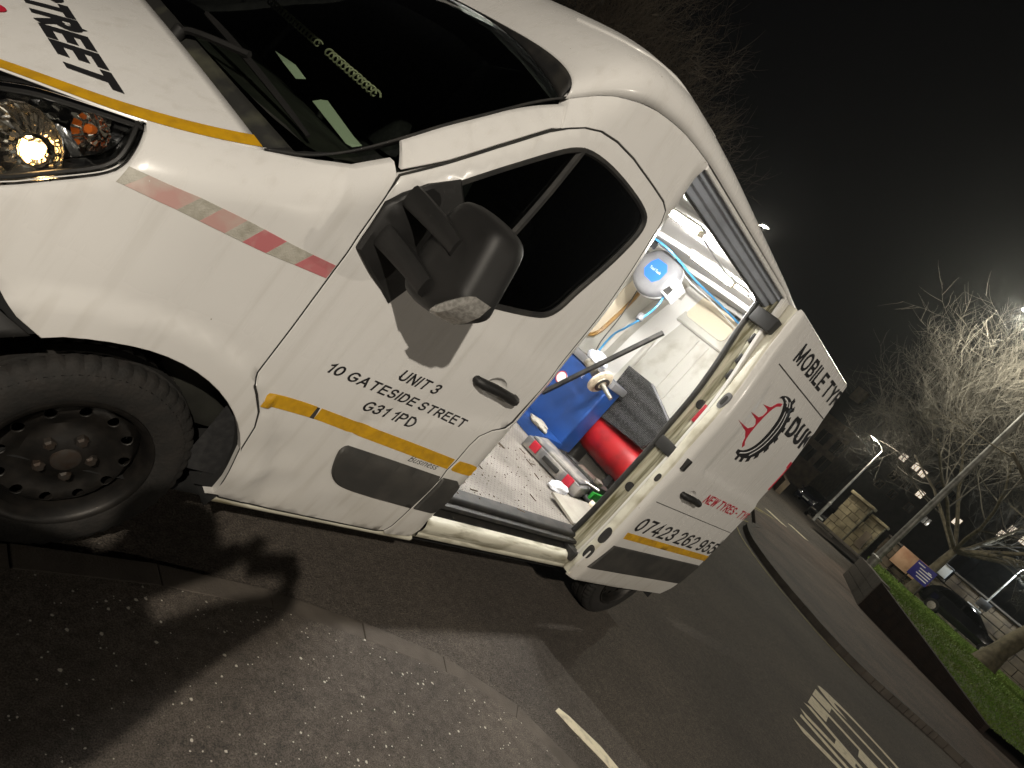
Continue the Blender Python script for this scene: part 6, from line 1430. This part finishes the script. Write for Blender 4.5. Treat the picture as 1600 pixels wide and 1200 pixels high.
# garden wall along the far side of the side road
gw = thing('garden_wall', (52, 12.5, .6), 'low dark wall along the far side of the side road', 'wall')
for k in range(24):
    a = Vector((43.5, 9.9)).lerp(Vector((68, 19.5)), k / 24); b = Vector((43.5, 9.9)).lerp(Vector((68, 19.5)), (k + 1) / 24); dd = (b - a).normalized() * .02; a += dd; b -= dd; nn = Vector((-dd.y, dd.x)).normalized() * .25
    if k < 0: continue
    q = [a + nn, b + nn, b + nn * 2.4, a + nn * 2.4]; z = gz((a.x + b.x) / 2, 0)
    MB().add([(p.x, p.y + 1.6, z - .1) for p in q] + [(p.x, p.y + 1.6, z + .95) for p in q], [(0,3,2,1),(4,5,6,7),(0,1,5,4),(1,2,6,5),(2,3,7,6),(3,0,4,7)]).build('wall_block', 'stonedark', gw, smooth=0)
# distant lamp seen just over the van roof
street_lamp((30, 17.8, .2), 9.5, (-.1, -.5, 0), 'distant street lamp shining just above the van roof edge', 350, r0=.08)
# ================================================================ THE PHOTOGRAPHER (behind the camera; casts the shadow on the wheel and pavement)
FW = Vector((math.sin(.9002), math.cos(.9002), 0)); SD = Vector((FW.y, -FW.x, 0)); PB = Vector((CAM.x, CAM.y, 0)) - FW * .43 - SD * .27; PB.z = .046
def pp(f, s_, z): return PB + FW * f + SD * s_ + Vector((0, 0, z))
per = thing('person', PB, 'person in a dark coat holding up a phone, whose shadow falls by the front wheel', 'person')
J = {}; vs = []; es = []; rad = []
def jn(name, f, s_, z, r, par=None):
    J[name] = len(vs); vs.append(tuple(pp(f, s_, z))); rad.append(r)
    if par: es.append((J[par], J[name]))
jn('pelvis', 0, 0, .96, .27); jn('waist', 0, 0, 1.12, .25, 'pelvis'); jn('chest', .0, 0, 1.34, .26, 'waist'); jn('upper', .0, 0, 1.46, .17, 'chest'); jn('neck', .02, .03, 1.55, .08, 'upper'); jn('jaw', .045, .05, 1.62, .085, 'neck'); jn('brow', .03, .06, 1.71, .105, 'jaw'); jn('crown', .02, .06, 1.78, .075, 'brow')
for s_ in (-1, 1):
    k = str(s_)
    jn('hip' + k, 0, .12 * s_, .84, .20, 'pelvis'); jn('knee' + k, .02, .13 * s_, .50, .15, 'hip' + k); jn('calf' + k, .0, .135 * s_, .32, .062, 'knee' + k); jn('ankle' + k, -.02, .14 * s_, .10, .045, 'calf' + k); jn('heel' + k, -.02, .14 * s_, .045, .045, 'ankle' + k); jn('toe' + k, .17, .17 * s_, .035, .036, 'heel' + k)
    jn('shoulder' + k, -.01, .20 * s_, 1.43, .09, 'upper'); jn('elbow' + k, .14, .16 * s_ + .02, 1.20, .10, 'shoulder' + k); jn('fore' + k, .24, .12 * s_ + .13, 1.40, .085, 'elbow' + k); jn('wrist' + k, .34, .10 * s_ + .27, 1.565, .040, 'fore' + k); jn('palm' + k, .365, .09 * s_ + .27, 1.61, .034, 'wrist' + k)
me = bpy.data.meshes.new('body'); me.from_pydata(vs, es, []); bodyo = link('body', me, per)
md = bodyo.modifiers.new('Skin', 'SKIN'); md.use_smooth_shade = True
for i, r in enumerate(rad): me.skin_vertices[0].data[i].radius = (r, r)
me.skin_vertices[0].data[0].use_root = True
md = bodyo.modifiers.new('Sub', 'SUBSURF'); md.levels = 2; md.render_levels = 2
me.materials.append(M['jacket'])
for s_ in (-1, 1):
    for k in range(4):
        z = 1.635 - .019 * k; MB().tube([pp(.365, .092 * s_ + .27, z), pp(.395, .075 * s_ + .27, z + .006), pp(.398, .050 * s_ + .27, z + .010)], [.0095, .009, .0075], 8).build('finger', 'skin', per)
    MB().tube([pp(.355, .085 * s_ + .27, 1.60), pp(.365, .06 * s_ + .27, 1.605), pp(.372, .038 * s_ + .27, 1.615)], [.011, .010, .008], 8).build('thumb', 'skin', per)
MB().lathe([(.0, .105), (.06, .09), (.10, .045), (.108, -.01), (.10, -.06)], pp(.01, .06, 1.725), (0, 0, 1), 20).build('hair', 'hair', per)
MB().lathe([(.0, .03), (.012, .02), (.016, .0), (.012, -.02)], pp(.135, .05, 1.665), FW, 8).build('nose', 'skin', per)
ph = MB(); ph.X = cam.matrix_world @ Matrix.Translation((0, 0, .022)); ph.box((-.080, -.0375, -.004), (.080, .0375, .005), .004); pho = ph.build('phone', 'plastic'); tag(pho, 'phone held up by the photographer at the viewpoint', 'phone')
# ================================================================ HAZE: thin volume added so the street lamps show a glow
hz = MB().box((-14, -30, -1.0), (112, 46, 16.5)).build('haze', 'paper', None, smooth=0); tag(hz, 'thin haze volume added to give the street lamps a glow', 'haze', kind='stuff')
hm = bpy.data.materials.new('night haze'); hm.use_nodes = True; nt = hm.node_tree; nt.nodes.clear(); ho = nt.nodes.new('ShaderNodeOutputMaterial'); pv_ = nt.nodes.new('ShaderNodeVolumePrincipled')
pv_.inputs['Color'].default_value = (.9, .92, .9, 1); pv_.inputs['Density'].default_value = HAZE; pv_.inputs['Anisotropy'].default_value = .78
nt.links.new(pv_.outputs[0], ho.inputs['Volume']); hz.data.materials.clear(); hz.data.materials.append(hm)
